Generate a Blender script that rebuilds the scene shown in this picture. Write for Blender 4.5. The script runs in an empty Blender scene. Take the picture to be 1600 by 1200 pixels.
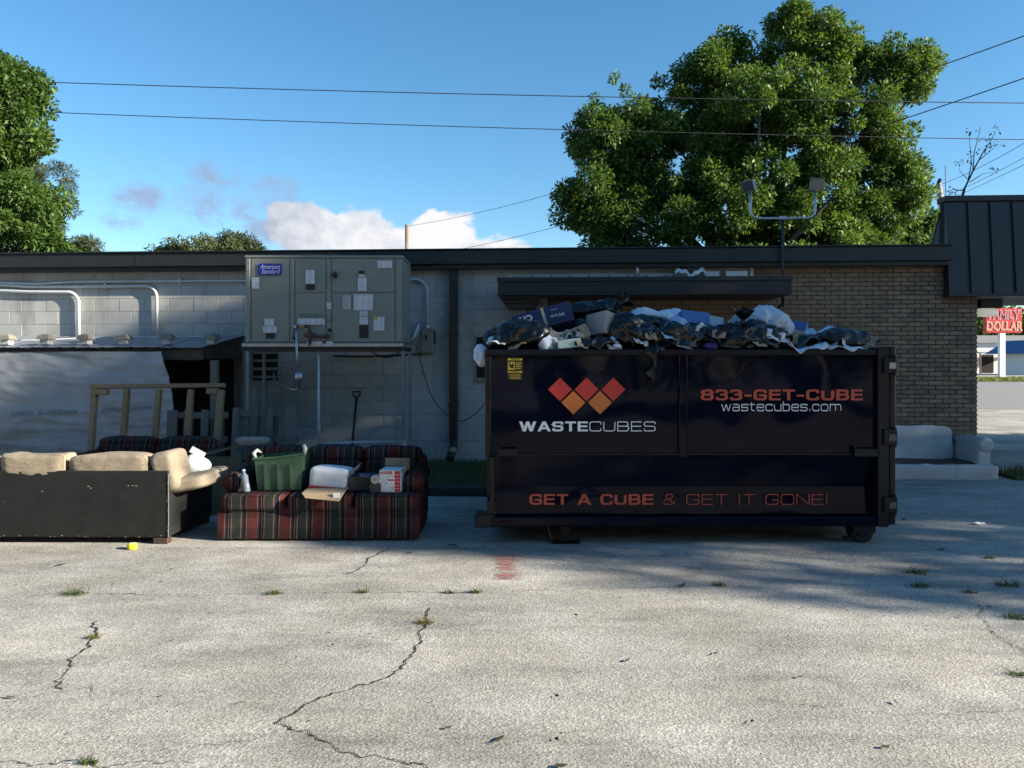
import bpy, bmesh, math, random
import numpy as np
from mathutils import Vector, Matrix, noise, Euler
R = math.radians
random.seed(7); rng = np.random.default_rng(7)
S = bpy.context.scene
COL = S.collection
# ------------------------------------------------------------------ camera
CAMH = 1.635; F = 1200.0; HOR = 565.0
cd = bpy.data.cameras.new('camera'); cam = bpy.data.objects.new('camera', cd); COL.objects.link(cam)
cam.location = (0, 0, CAMH); cam.rotation_euler = (R(90), 0, 0)
cd.sensor_width = 36; cd.lens = 27.0; cd.shift_y = -(600 - HOR) / 1600.0
cd.clip_start = .05; cd.clip_end = 3000
S.camera = cam
S.render.resolution_x = 1024; S.render.resolution_y = 768
# ------------------------------------------------------------------ world, sun, exposure
SUN_AZ = 16.0      # sun stands to the right (+X), this many degrees to the camera's side of the wall line
SUN_EL = 20.5
w = bpy.data.worlds.new('World'); S.world = w; w.use_nodes = True
nt = w.node_tree; nt.nodes.clear()
def wn(t, **k):
    n = nt.nodes.new(t)
    for a, b in k.items(): setattr(n, a, b)
    return n
sky = wn('ShaderNodeTexSky', sky_type='NISHITA', sun_disc=False)
sky.sun_elevation = R(SUN_EL); sky.sun_rotation = R(90 + SUN_AZ)
sky.air_density = 1.0; sky.dust_density = .25; sky.ozone_density = 3.0; sky.altitude = 50
bg = wn('ShaderNodeBackground'); bg.inputs['Strength'].default_value = .073
wo = wn('ShaderNodeOutputWorld')
hs = wn('ShaderNodeHueSaturation'); hs.inputs['Saturation'].default_value = 1.2; hs.inputs['Hue'].default_value = .494
nt.links.new(sky.outputs[0], hs.inputs['Color'])
# low fair-weather clouds: noise on the sky directions, only in a low band
tc = wn('ShaderNodeTexCoord'); sep = wn('ShaderNodeSeparateXYZ'); nt.links.new(tc.outputs['Generated'], sep.inputs[0])
def wm(op, a, b=None, c=None):
    n = wn('ShaderNodeMath', operation=op)
    for i, v in enumerate((a, b, c)):
        if v is None: continue
        if isinstance(v, (int, float)): n.inputs[i].default_value = v
        else: nt.links.new(v, n.inputs[i])
    return n.outputs[0]
X_, Y_, Z_ = sep.outputs
azm = wm('ARCTAN2', X_, Y_)                      # 0 straight over the wall
elv = wm('ARCSINE', Z_)
def noise_w(scale, detail, rough, sx, sy, ox=0.0, oy=0.0):
    cb = wn('ShaderNodeCombineXYZ')
    nt.links.new(wm('MULTIPLY_ADD', azm, sx, ox), cb.inputs[0]); nt.links.new(wm('MULTIPLY_ADD', elv, sy, oy), cb.inputs[1])
    n = wn('ShaderNodeTexNoise'); n.inputs['Scale'].default_value = scale; n.inputs['Detail'].default_value = detail
    n.inputs['Roughness'].default_value = rough; nt.links.new(cb.outputs[0], n.inputs['Vector']); return n.outputs[0]
def blob(az0, el0, ra, re, p=2):
    a = wm('POWER', wm('ABSOLUTE', wm('DIVIDE', wm('SUBTRACT', azm, az0), ra)), 2.0)
    e = wm('POWER', wm('ABSOLUTE', wm('DIVIDE', wm('SUBTRACT', elv, el0), re)), 2.0)
    return wm('MAXIMUM', wm('SUBTRACT', 1.0, wm('ADD', a, e)), 0.0)
n1 = noise_w(15, 8, .6, 1.0, 1.35)
n2 = noise_w(30, 6, .6, 1.0, 1.3, 3.1, 1.7)
def pxdir(px, py):
    x = (px - 800) / F; z = (HOR - py) / F
    return math.atan2(x, 1), math.atan2(z, math.hypot(1, x))
def blobpx(px, py, rx, ry):
    a, e = pxdir(px, py); return blob(a, e, rx / F * math.cos(a) ** 2, ry / F)
cum = blobpx(485, 358, 82, 58)
for b in (blobpx(560, 372, 88, 64), blobpx(445, 346, 42, 40), blobpx(625, 390, 80, 52), blobpx(695, 378, 80, 62), blobpx(765, 398, 88, 42)): cum = wm('MAXIMUM', cum, b)
# the same kind of cloud goes on around the horizon
band = wm('MAXIMUM', wm('SUBTRACT', 1.0, wm('POWER', wm('ABSOLUTE', wm('DIVIDE', wm('SUBTRACT', elv, .10), .09)), 2.0)), 0.0)
far = wm('MULTIPLY', band, wm('GREATER_THAN', wm('ABSOLUTE', azm), .95))
n3 = noise_w(2.2, 3, .5, 1.0, 1.0, 9.0, 2.0)
far = wm('MULTIPLY', far, wm('MULTIPLY_ADD', n3, 2.2, -.7))
cumf = wm('MAXIMUM', cum, far)
den = wm('ADD', wm('MULTIPLY', cumf, .75), wm('MULTIPLY_ADD', n1, 1.5, -1.02))
den = wm('ADD', den, wm('MULTIPLY_ADD', n2, .6, -.3))
den = wm('MULTIPLY', den, wm('GREATER_THAN', cumf, .001))
cr = wn('ShaderNodeMapRange', interpolation_type='SMOOTHSTEP'); cr.inputs['From Min'].default_value = 0; cr.inputs['From Max'].default_value = .22
nt.links.new(den, cr.inputs[0])
wis = blobpx(338, 274, 50, 24)
for b in (blobpx(215, 312, 60, 28), blobpx(430, 300, 50, 30), blobpx(190, 345, 40, 16), blobpx(345, 335, 95, 52), blobpx(320, 330, 50, 40), blobpx(390, 360, 60, 40)): wis = wm('MAXIMUM', wis, b)
wden = wm('MULTIPLY', wis, wm('MAXIMUM', wm('MULTIPLY_ADD', n1, 3.2, -1.35), 0.0))
wden = wm('MINIMUM', wm('MULTIPLY', wden, 2.0), .8)
mixw = wn('ShaderNodeMix', data_type='RGBA'); mixw.inputs[7].default_value = (1.75, 2.1, 2.95, 1)
nt.links.new(wden, mixw.inputs[0]); nt.links.new(hs.outputs[0], mixw.inputs[6])
# cloud colour: bright tops, grey-mauve where the cloud is thin or low
lit = wn('ShaderNodeMix', data_type='RGBA'); lit.inputs[6].default_value = (2.2, 2.5, 3.1, 1); lit.inputs[7].default_value = (4.6, 4.6, 4.7, 1)
lf = wn('ShaderNodeMapRange'); lf.inputs['From Min'].default_value = .36; lf.inputs['From Max'].default_value = .60
nt.links.new(wm('ADD', wm('MULTIPLY', noise_w(13, 6, .6, 1.0, 1.3, .012, -.016), .75), wm('MULTIPLY', azm, .35) if False else wm('MULTIPLY', blobpx(700, 370, 330, 130), .22)), lf.inputs[0])
nt.links.new(lf.outputs[0], lit.inputs[0])
mixc = wn('ShaderNodeMix', data_type='RGBA')
nt.links.new(cr.outputs[0], mixc.inputs[0]); nt.links.new(mixw.outputs[2], mixc.inputs[6]); nt.links.new(lit.outputs[2], mixc.inputs[7])
nt.links.new(mixc.outputs[2], bg.inputs['Color']); nt.links.new(bg.outputs[0], wo.inputs['Surface'])
sd = bpy.data.lights.new('sun', 'SUN'); sun = bpy.data.objects.new('sun', sd); COL.objects.link(sun)
sd.energy = 5.0; sd.angle = R(.55); sd.color = (1.0, .90, .74)
sdir = Vector((math.cos(R(SUN_AZ)) * math.cos(R(SUN_EL)), -math.sin(R(SUN_AZ)) * math.cos(R(SUN_EL)), math.sin(R(SUN_EL))))
sun.rotation_euler = sdir.to_track_quat('Z', 'Y').to_euler(); sun.location = (20, -10, 30)
S.view_settings.view_transform = 'Standard'; S.view_settings.look = 'None'; S.view_settings.gamma = 1
S.view_settings.exposure = 1.55
S.view_settings.use_curve_mapping = False
S.render.engine = 'CYCLES'
S.cycles.max_bounces = 6
S.cycles.transparent_max_bounces = 12

# ------------------------------------------------------------------ helpers
def W(px, py, d): return Vector(((px - 800) / F * d, d, CAMH - (py - HOR) / F * d))
def GD(py): return F * CAMH / (py - HOR)
def G(px, py, z=0.0):
    d = F * (CAMH - z) / (py - HOR); return Vector(((px - 800) / F * d, d, z))

MATS = {}
def mat(name, col, rough=.8, var=.15, scale=6., bump=0., bscale=60., metal=0., spec=.5, col2=None, stretch=(1, 1, 1), sheen=0., coat=0., world=False, grime=None):
    if name in MATS: return MATS[name]
    m = bpy.data.materials.new(name); m.use_nodes = True; t = m.node_tree; b = t.nodes['Principled BSDF']
    b.inputs['Roughness'].default_value = rough; b.inputs['Metallic'].default_value = metal
    b.inputs['Specular IOR Level'].default_value = spec
    if coat: b.inputs['Coat Weight'].default_value = coat; b.inputs['Coat Roughness'].default_value = .08
    tcn = t.nodes.new('ShaderNodeTexCoord'); mp = t.nodes.new('ShaderNodeMapping'); mp.inputs['Scale'].default_value = stretch
    if world: t.links.new(t.nodes.new('ShaderNodeNewGeometry').outputs['Position'], mp.inputs[0])
    else: t.links.new(tcn.outputs['Object'], mp.inputs[0])
    n = t.nodes.new('ShaderNodeTexNoise'); n.inputs['Scale'].default_value = scale; n.inputs['Detail'].default_value = 6; n.inputs['Roughness'].default_value = .65
    t.links.new(mp.outputs[0], n.inputs['Vector'])
    mx = t.nodes.new('ShaderNodeMix'); mx.data_type = 'RGBA'
    c2 = col2 or tuple(min(1, c * (1 + var)) for c in col); c1 = col if col2 else tuple(c * (1 - var) for c in col)
    mx.inputs[6].default_value = (*c1, 1); mx.inputs[7].default_value = (*c2, 1)
    mr = t.nodes.new('ShaderNodeMapRange'); mr.inputs['From Min'].default_value = .3; mr.inputs['From Max'].default_value = .7
    t.links.new(n.outputs[0], mr.inputs[0]); t.links.new(mr.outputs[0], mx.inputs[0]); last = mx.outputs[2]
    if grime:                                     # streaks and blotches of dirt: (colour, threshold, scale, stretch)
        gc, th, gs, gst = grime; q = t.nodes.new('ShaderNodeMapping'); q.inputs['Scale'].default_value = gst; t.links.new(t.nodes.new('ShaderNodeNewGeometry').outputs['Position'], q.inputs[0])
        gn = t.nodes.new('ShaderNodeTexNoise'); gn.inputs['Scale'].default_value = gs; gn.inputs['Detail'].default_value = 9; gn.inputs['Roughness'].default_value = .7; t.links.new(q.outputs[0], gn.inputs['Vector'])
        gr = t.nodes.new('ShaderNodeMapRange'); gr.inputs[1].default_value = th; gr.inputs[2].default_value = th + .22; gr.inputs[4].default_value = .75; t.links.new(gn.outputs[0], gr.inputs[0])
        gm = t.nodes.new('ShaderNodeMix'); gm.data_type = 'RGBA'; gm.inputs[7].default_value = (*gc, 1); t.links.new(gr.outputs[0], gm.inputs[0]); t.links.new(last, gm.inputs[6]); last = gm.outputs[2]
    t.links.new(last, b.inputs['Base Color'])
    if bump:
        n2 = t.nodes.new('ShaderNodeTexNoise'); n2.inputs['Scale'].default_value = bscale; n2.inputs['Detail'].default_value = 4
        t.links.new(mp.outputs[0], n2.inputs['Vector'])
        bp = t.nodes.new('ShaderNodeBump'); bp.inputs['Strength'].default_value = bump; bp.inputs['Distance'].default_value = .01
        t.links.new(n2.outputs[0], bp.inputs['Height']); t.links.new(bp.outputs[0], b.inputs['Normal'])
    MATS[name] = m; return m

def link(name, me, m, parent=None, smooth=False):
    o = bpy.data.objects.new(name, me); COL.objects.link(o)
    if m is not None and not me.materials: me.materials.append(m)
    if smooth: me.polygons.foreach_set('use_smooth', [True] * len(me.polygons))
    if parent is not None: o.parent = parent
    return o
def tag(o, label=None, cat=None, group=None, kind=None):
    if label: o['label'] = label
    if cat: o['category'] = cat
    if group: o['group'] = group
    if kind: o['kind'] = kind
    return o
def thing(name, label, cat, loc=(0, 0, 0), rz=0., group=None, rot=None):
    o = bpy.data.objects.new(name, None); COL.objects.link(o); o.location = loc
    o.rotation_euler = rot if rot else (0, 0, rz); o.empty_display_size = .1
    return tag(o, label, cat, group)

class MB:
    def __init__(s): s.bm = bmesh.new()
    def box(s, lo, hi, M=None, bev=0., seg=1):
        lo = Vector(lo); hi = Vector(hi)
        r = bmesh.ops.create_cube(s.bm, size=1)['verts']
        c = (lo + hi) / 2; d = hi - lo
        for v in r:
            v.co = Vector((v.co.x * d.x, v.co.y * d.y, v.co.z * d.z)) + c
        if bev:
            es = list({e for v in r for e in v.link_edges})
            q = bmesh.ops.bevel(s.bm, geom=es, offset=bev, segments=seg, affect='EDGES', profile=.5)
            vs = set(q['verts']) | {v for v in r if v.is_valid}
            r = [v for v in vs if v.is_valid]
        if M is not None:
            for v in r: v.co = M @ v.co
        return s
    def cbox(s, c, size, M=None, bev=0., seg=1):
        c = Vector(c); h = Vector(size) / 2
        return s.box(c - h, c + h, M, bev, seg)
    def tube(s, pts, r, n=8, cap=True):
        pts = [Vector(p) for p in pts]; rs = r if isinstance(r, (list, tuple)) else [r] * len(pts)
        rings = []; up = None
        for i, p in enumerate(pts):
            d = (pts[min(i + 1, len(pts) - 1)] - pts[max(i - 1, 0)]).normalized()
            if up is None:
                up = Vector((0, 0, 1)) if abs(d.z) < .9 else Vector((1, 0, 0))
            a = d.cross(up).normalized(); b = a.cross(d).normalized(); up = b
            rings.append([s.bm.verts.new(p + (a * math.cos(2 * math.pi * k / n) + b * math.sin(2 * math.pi * k / n)) * rs[i]) for k in range(n)])
        for i in range(len(rings) - 1):
            for k in range(n):
                s.bm.faces.new((rings[i][k], rings[i][(k + 1) % n], rings[i + 1][(k + 1) % n], rings[i + 1][k]))
        if cap:
            s.bm.faces.new(rings[0][::-1]); s.bm.faces.new(rings[-1])
        return s
    def cyl(s, a, b, r, n=12): return s.tube([a, b], r, n)
    def prism(s, poly, y0, y1, M=None):   # poly in x,z, extruded along y
        va = [s.bm.verts.new((x, y0, z)) for x, z in poly]; vb = [s.bm.verts.new((x, y1, z)) for x, z in poly]
        n = len(poly)
        s.bm.faces.new(va); s.bm.faces.new(vb[::-1])
        for i in range(n): s.bm.faces.new((va[i], vb[i], vb[(i + 1) % n], va[(i + 1) % n]))
        if M is not None:
            for v in va + vb: v.co = M @ v.co
        return s
    def quad(s, *p): s.bm.faces.new([s.bm.verts.new(q) for q in p]); return s
    def build(s, name, m, parent=None, smooth=False, recalc=True):
        if recalc: bmesh.ops.recalc_face_normals(s.bm, faces=s.bm.faces)
        me = bpy.data.meshes.new(name); s.bm.to_mesh(me); s.bm.free()
        return link(name, me, m, parent, smooth)
def raw(name, verts, faces, m, parent=None, smooth=False):
    me = bpy.data.meshes.new(name); me.from_pydata([tuple(v) for v in verts], [], faces); me.update()
    return link(name, me, m, parent, smooth)
def arc(c, r, a0, a1, n, ax=(1, 0, 0), ay=(0, 0, 1)):
    c = Vector(c); ax = Vector(ax); ay = Vector(ay)
    return [c + ax * r * math.cos(R(a0 + (a1 - a0) * i / n)) + ay * r * math.sin(R(a0 + (a1 - a0) * i / n)) for i in range(n + 1)]
def fnoise(p, sc, seed=0.): return noise.noise(Vector(p) * sc + Vector((seed * 7.3, seed * 3.1, seed * 5.7)))

def soft(name, c, size, m, parent, e=.45, nx=14, amp=.012, nsc=5., seed=0, M=None, sag=0., seam=0.):
    """a stuffed cushion: super-ellipsoid box with uneven skin, seams pulled in"""
    bm = bmesh.new(); bmesh.ops.create_cube(bm, size=2)
    bmesh.ops.subdivide_edges(bm, edges=bm.edges[:], cuts=nx, use_grid_fill=True)
    c = Vector(c); h = Vector(size) / 2; p = 2 / e
    for v in bm.verts:
        q = v.co.copy(); L = max(abs(q.x), abs(q.y), abs(q.z)); n = (abs(q.x) ** p + abs(q.y) ** p + abs(q.z) ** p) ** (1 / p)
        q *= L / n
        w_ = Vector((q.x * h.x, q.y * h.y, q.z * h.z))
        d = fnoise(w_, nsc, seed) * amp + fnoise(w_, nsc * 2.7, seed + 3) * amp * .45
        if seam: d += seam * math.exp(-((q.y + .72) / .07) ** 2) - seam * 1.2 * math.exp(-((q.y + .52) / .08) ** 2) + seam * .25 * fnoise((w_.x * 3, w_.y * 8, w_.z * 8), 6, seed)
        nn = Vector((q.x / h.x, q.y / h.y, q.z / h.z)).normalized()
        w_ += nn * d
        if sag: w_.z -= sag * (w_.x / h.x) ** 2
        v.co = (M @ w_ if M is not None else w_) + c
    me = bpy.data.meshes.new(name); bm.to_mesh(me); bm.free()
    return link(name, me, m, parent, True)

# stroke lettering in a wide square-cornered style
GL = {
 'W': (1.75, [([(0, 1), (.26, 0), (.5, 1), (.74, 0), (1, 1)], 2)]), 'A': (1.35, [([(0, 0), (.5, 1), (1, 0)], 2), ([(.22, .26), (.78, .26)], 0)]),
 'S': (1.2, [([(1, .74), (1, 1), (0, 1), (0, .52), (1, .52), (1, 0), (0, 0), (0, .26)], 1)]), 'T': (1.15, [([(0, 1), (1, 1)], 0), ([(.5, 1), (.5, 0)], 0)]),
 'E': (1.1, [([(1, 1), (0, 1), (0, 0), (1, 0)], 0), ([(0, .52), (.94, .52)], 0)]), 'C': (1.22, [([(1, .7), (1, 1), (0, 1), (0, 0), (1, 0), (1, .3)], 1)]),
 'U': (1.22, [([(0, 1), (0, 0), (1, 0), (1, 1)], 1)]), 'B': (1.2, [([(.5, 0), (0, 0), (0, 1), (.5, 1)], 0), ([(.5, 1), (.94, 1), (.94, .53), (.02, .53)], 1), ([(.5, .53), (1, .53), (1, 0), (.5, 0)], 1)]),
 'G': (1.25, [([(1, .72), (1, 1), (0, 1), (0, 0), (1, 0), (1, .46)], 1), ([(1, .46), (.55, .46)], 0)]), 'I': (.3, [([(.5, 0), (.5, 1)], 0)]),
 'O': (1.3, [([(.5, 0), (0, 0), (0, 1), (1, 1), (1, 0), (.5, 0)], 1)]), 'N': (1.25, [([(0, 0), (0, 1), (1, 0), (1, 1)], 2)]),
 '&': (1.2, [([(1, 0), (.2, .72), (.2, 1), (.75, 1), (.75, .66), (0, .42), (0, 0), (.72, 0), (1, .42)], 1)]), '!': (.3, [([(.5, 1), (.5, .3)], 0), ([(.5, .12), (.5, 0)], 0)]),
 '8': (1.2, [([(.5, .53), (.05, .53), (.05, 1), (.95, 1), (.95, .53), (.5, .53)], 1), ([(.5, 0), (0, 0), (0, .53), (1, .53), (1, 0), (.5, 0)], 1)]),
 '3': (1.15, [([(0, .76), (0, 1), (.96, 1), (.96, .53), (.3, .53)], 1), ([(.5, .53), (1, .53), (1, 0), (0, 0), (0, .25)], 1)]), '-': (.7, [([(0, .42), (1, .42)], 0)]),
 'w': (1.35, [([(0, .7), (.25, 0), (.5, .7), (.75, 0), (1, .7)], 2)]), 'a': (1.0, [([(.06, .7), (1, .7), (1, 0)], 1), ([(1, .38), (0, .38), (0, 0), (1, 0)], 1)]),
 's': (1.0, [([(1, .55), (1, .7), (0, .7), (0, .36), (1, .36), (1, 0), (0, 0), (0, .16)], 1)]), 't': (.75, [([(.3, .95), (.3, 0), (1, 0)], 1), ([(0, .7), (.95, .7)], 0)]),
 'e': (1.05, [([(0, .36), (1, .36), (1, .7), (0, .7), (0, 0), (1, 0), (1, .16)], 1)]), 'c': (1.0, [([(1, .5), (1, .7), (0, .7), (0, 0), (1, 0), (1, .2)], 1)]),
 'u': (1.0, [([(0, .7), (0, 0), (1, 0)], 1), ([(1, .7), (1, 0)], 0)]), 'b': (1.0, [([(0, 1), (0, 0)], 0), ([(0, 0), (1, 0), (1, .7), (0, .7)], 1)]),
 'o': (1.05, [([(.5, 0), (0, 0), (0, .7), (1, .7), (1, 0), (.5, 0)], 1)]), 'm': (1.6, [([(0, 0), (0, .7)], 0), ([(0, .7), (.5, .7), (.5, 0)], 1), ([(.5, .7), (1, .7), (1, 0)], 1)]),
 '.': (.25, [([(.5, .14), (.5, 0)], 0)]), ' ': (.6, []),
}
def rounded(pts, r):
    out = [Vector(pts[0])]
    for i in range(1, len(pts) - 1):
        a, b, c = Vector(pts[i - 1]), Vector(pts[i]), Vector(pts[i + 1])
        rr = min(r, (a - b).length * .5, (c - b).length * .5)
        p = b + (a - b).normalized() * rr; q = b + (c - b).normalized() * rr
        for k in range(6):
            t = k / 5; out.append((1 - t) ** 2 * p + 2 * t * (1 - t) * b + t * t * q)
    out.append(Vector(pts[-1])); return out
def lettering(name, text, x0, x1, z0, h, y, m, parent, th=.16, weights=None, skew=0.):
    """flat letters on the plane y=const facing -y between x0 and x1, cap height h"""
    V = []; Fc = []; lay = 0; pos = 0.; glyphs = []
    for i, ch in enumerate(text):
        wd, strokes = GL[ch]; t = weights[i] if weights else th
        wd = wd if ch != 'I' else max(.3, t); glyphs.append((pos, wd, strokes, t)); pos += wd + (.11 if t > .12 else .19)
    sc = (x1 - x0) / (pos - .15)
    out = None
    for (pos, wd, strokes, t), ch in zip(glyphs, text):
        if ch == ' ' and V: out = raw(name, V, Fc, m, parent); V = []; Fc = []
        for pts, rnd in strokes:
            lay += 1
            if rnd == 2:                                  # slanting strokes end level
                hx = t * (1.08 if t > .12 else 1.1)
                for (xa_, ya_), (xb_, yb_) in zip(pts[:-1], pts[1:]):
                    lay += 1; b0_ = len(V)
                    for xx_, yy_, sg_ in ((xa_, ya_, -1), (xa_, ya_, 1), (xb_, yb_, 1), (xb_, yb_, -1)):
                        V.append((x0 + (pos + hx / 2 + xx_ * (wd - hx) + sg_ * hx / 2) * sc, y - .0015 - lay % 6 * .0003, z0 + yy_ * h))
                    Fc.append((b0_, b0_ + 1, b0_ + 2, b0_ + 3))
                continue
            ty = t * (.64 if t > .12 else 1.); P = [(pos + t * .6 + p[0] * (wd - 1.2 * t), ty / 2 + p[1] * (1 - ty)) for p in pts]
            P = rounded(P, .26) if rnd else [Vector(p) for p in P]
            n = len(P); closed = (P[0] - P[-1]).length < 1e-6; base = len(V)
            for i in range(n):
                if closed and i in (0, n - 1): d0 = (P[-1] - P[-2]).normalized(); d1 = (P[1] - P[0]).normalized()
                else:
                    d0 = (P[i] - P[i - 1]).normalized() if i else (P[1] - P[0]).normalized()
                    d1 = (P[i + 1] - P[i]).normalized() if i < n - 1 else d0
                nrm = Vector((-(d0 + d1).y, (d0 + d1).x))
                if nrm.length < 1e-4: nrm = Vector((-d0.y, d0.x))
                nrm.normalize(); k = min(1 / max(nrm.dot(Vector((-d0.y, d0.x))), .3), 2.)
                o = nrm * (t / 2) * k; o.y *= ty / t
                e = Vector((0, 0))
                if not closed and not rnd:
                    if i == 0: e = -d1 * t * .5 if abs(d1.x) < .01 or abs(d1.y) < .01 else e
                    if i == n - 1: e = d0 * t * .5 if abs(d0.x) < .01 or abs(d0.y) < .01 else e
                for q in (P[i] + o + e, P[i] - o + e):
                    q.y = min(max(q.y, 0), 1)
                    V.append((x0 + q.x * sc + q.y * skew * h, y - .0015 - lay % 6 * .0003, z0 + q.y * h))
            for i in range(n - 1): Fc.append((base + 2 * i, base + 2 * i + 1, base + 2 * i + 3, base + 2 * i + 2))
    return raw(name, V, Fc, m, parent)
def ftext(name, s, m, parent, loc, size, rot=(R(90), 0, 0), sx=1., bold=0., shear=0., align='CENTER', ext=0.):
    cu = bpy.data.curves.new(name, 'FONT'); cu.body = s; cu.size = size; cu.offset = bold; cu.shear = shear; cu.align_x = align; cu.align_y = 'CENTER'; cu.extrude = ext
    cu.resolution_u = 3
    t = bpy.data.objects.new(name, cu); COL.objects.link(t); bpy.context.view_layer.update()
    me = bpy.data.meshes.new_from_object(t.evaluated_get(bpy.context.evaluated_depsgraph_get()))
    bpy.data.objects.remove(t); bpy.data.curves.remove(cu)
    M = Matrix.Translation(loc) @ Euler(rot).to_matrix().to_4x4() @ Matrix.Diagonal((sx, 1, 1, 1))
    me.transform(M); me.materials.clear()
    return link(name, me, m, parent)

# ------------------------------------------------------------------ ground
def ground_mat():
    m = bpy.data.materials.new('worn_concrete'); m.use_nodes = True; t = m.node_tree; b = t.nodes['Principled BSDF']
    b.inputs['Roughness'].default_value = .9; b.inputs['Specular IOR Level'].default_value = .25
    g = t.nodes.new('ShaderNodeNewGeometry')
    def nz(sc, det, ro, mp=None):
        n = t.nodes.new('ShaderNodeTexNoise'); n.inputs['Scale'].default_value = sc; n.inputs['Detail'].default_value = det; n.inputs['Roughness'].default_value = ro
        if mp:
            q = t.nodes.new('ShaderNodeMapping'); q.inputs['Scale'].default_value = mp; t.links.new(g.outputs['Position'], q.inputs[0]); t.links.new(q.outputs[0], n.inputs['Vector'])
        else: t.links.new(g.outputs['Position'], n.inputs['Vector'])
        return n.outputs[0]
    def mr(v, a, b_, c, d):
        n = t.nodes.new('ShaderNodeMapRange'); n.inputs[1].default_value = a; n.inputs[2].default_value = b_; n.inputs[3].default_value = c; n.inputs[4].default_value = d
        t.links.new(v, n.inputs[0]); return n.outputs[0]
    def mul(a, b_):
        n = t.nodes.new('ShaderNodeMath'); n.operation = 'MULTIPLY'; t.links.new(a, n.inputs[0]); t.links.new(b_, n.inputs[1]); return n.outputs[0]
    patches = mul(mr(nz(.55, 6, .6, (1, 1.5, 1)), .33, .68, .66, 1.12), mr(nz(1.1, 8, .72, (.45, 1.6, 1)), .34, .5, .70, 1.06))
    med = mr(nz(3.1, 5, .6, (1, 1.4, 1)), .3, .7, .86, 1.1)
    spk = mr(nz(95, 2, .6), .36, .64, .58, 1.30)
    vor = t.nodes.new('ShaderNodeTexVoronoi'); vor.inputs['Scale'].default_value = 60; t.links.new(g.outputs['Position'], vor.inputs['Vector'])
    agg = mr(vor.outputs['Color'], 0, 1, .72, 1.22)
    pit = mr(nz(38, 3, .7), .28, .36, .55, 1.0)
    oil = mr(nz(.8, 5, .6, (1, 1, 1)), .60, .74, 1.0, .62); tyre = mr(nz(.9, 4, .55, (.16, 2.6, 1)), .58, .70, 1.0, .84)
    v = mul(mul(mul(mul(mul(mul(patches, med), spk), agg), pit), oil), tyre)
    col = t.nodes.new('ShaderNodeMix'); col.data_type = 'RGBA'; col.inputs[6].default_value = (.395, .372, .328, 1); col.inputs[7].default_value = (.43, .41, .372, 1)
    t.links.new(mr(nz(1.3, 3, .5), .4, .6, 0, 1), col.inputs[0])
    sc = t.nodes.new('ShaderNodeVectorMath'); sc.operation = 'SCALE'; t.links.new(col.outputs[2], sc.inputs[0]); t.links.new(v, sc.inputs['Scale'])
    t.links.new(sc.outputs[0], b.inputs['Base Color'])
    bp = t.nodes.new('ShaderNodeBump'); bp.inputs['Strength'].default_value = .75; bp.inputs['Distance'].default_value = .006
    h = t.nodes.new('ShaderNodeMath'); h.operation = 'ADD'; t.links.new(nz(75, 4, .65), h.inputs[0]); t.links.new(mul(vor.outputs['Distance'], mr(nz(4, 2, .5), 0, 1, .3, .3)), h.inputs[1])
    t.links.new(h.outputs[0], bp.inputs['Height']); t.links.new(bp.outputs[0], b.inputs['Normal'])
    return m
GM = ground_mat()
gv = []; gf = []
ground = MB().quad((-400, -300, 0), (400, -300, 0), (400, 700, 0), (-400, 700, 0)).build('ground', GM)
tag(ground, kind='structure')
M_crack = mat('crack_dirt', (.022, .02, .017), .95, .3, 20)
def crack(pts, wd=.012, seed=0, parent=ground, name='crack', step=.016, jit=.006, z=.004):
    rd = random.Random(seed); P = []
    q = [G(*p) for p in pts]
    for a, b in zip(q[:-1], q[1:]):
        n = max(1, int((b - a).length / step))
        for i in range(n):
            p = a.lerp(b, i / n); P.append(p + Vector((rd.uniform(-jit, jit) + .035 * noise.noise(p * 7 + Vector((seed, 0, 0))) + .016 * noise.noise(p * 23), rd.uniform(-jit, jit) * 1.4 + .05 * noise.noise(p * 7 + Vector((0, seed, 5))) + .02 * noise.noise(p * 23 + Vector((5, 5, 5))), 0)))
    P.append(q[-1]); V = []; Fc = []
    for i, p in enumerate(P):
        d = (P[min(i + 1, len(P) - 1)] - P[max(0, i - 1)]).normalized(); nr = Vector((-d.y, d.x, 0))
        ww = wd * rd.uniform(.25, .8) * (.25 if i in (0, len(P) - 1) else 1) * (.45 + .9 * abs(fnoise(p, 1.7, seed)) * 1.4)
        V += [(p.x + nr.x * ww, p.y + nr.y * ww, z), (p.x - nr.x * ww * rd.uniform(.3, 1), p.y - nr.y * ww * rd.uniform(.3, 1), z)]
    for i in range(len(P) - 1): Fc.append((2 * i, 2 * i + 1, 2 * i + 3, 2 * i + 2))
    return raw(name, V, Fc, M_crack, parent)
crack([(668, 950), (664, 985), (648, 1018), (645, 1028), (610, 1055), (560, 1075), (500, 1092), (468, 1110), (432, 1133)], .011, 1)
crack([(432, 1133), (480, 1142), (500, 1158), (530, 1172), (600, 1186), (650, 1196), (700, 1215)], .012, 2)
crack([(432, 1133), (428, 1140), (436, 1150), (300, 1170), (200, 1178)], .004, 3)
crack([(0, 1191), (60, 1193), (140, 1193), (300, 1194)], .007, 4)
crack([(150, 970), (146, 995), (136, 1010), (112, 1032), (106, 1052), (86, 1066), (98, 1080)], .009, 5)
crack([(0, 1103), (30, 1093), (80, 1084), (140, 1076), (150, 1070), (140, 1082), (145, 1096)], .004, 6)
crack([(0, 935), (110, 928), (260, 930), (420, 929), (560, 926), (760, 926)], .006, 7, jit=.01)
crack([(610, 858), (575, 872), (570, 885), (545, 898)], .012, 8)
crack([(1527, 945), (1533, 966), (1545, 985), (1570, 1000), (1598, 1020), (1640, 1050)], .010, 9)
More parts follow.
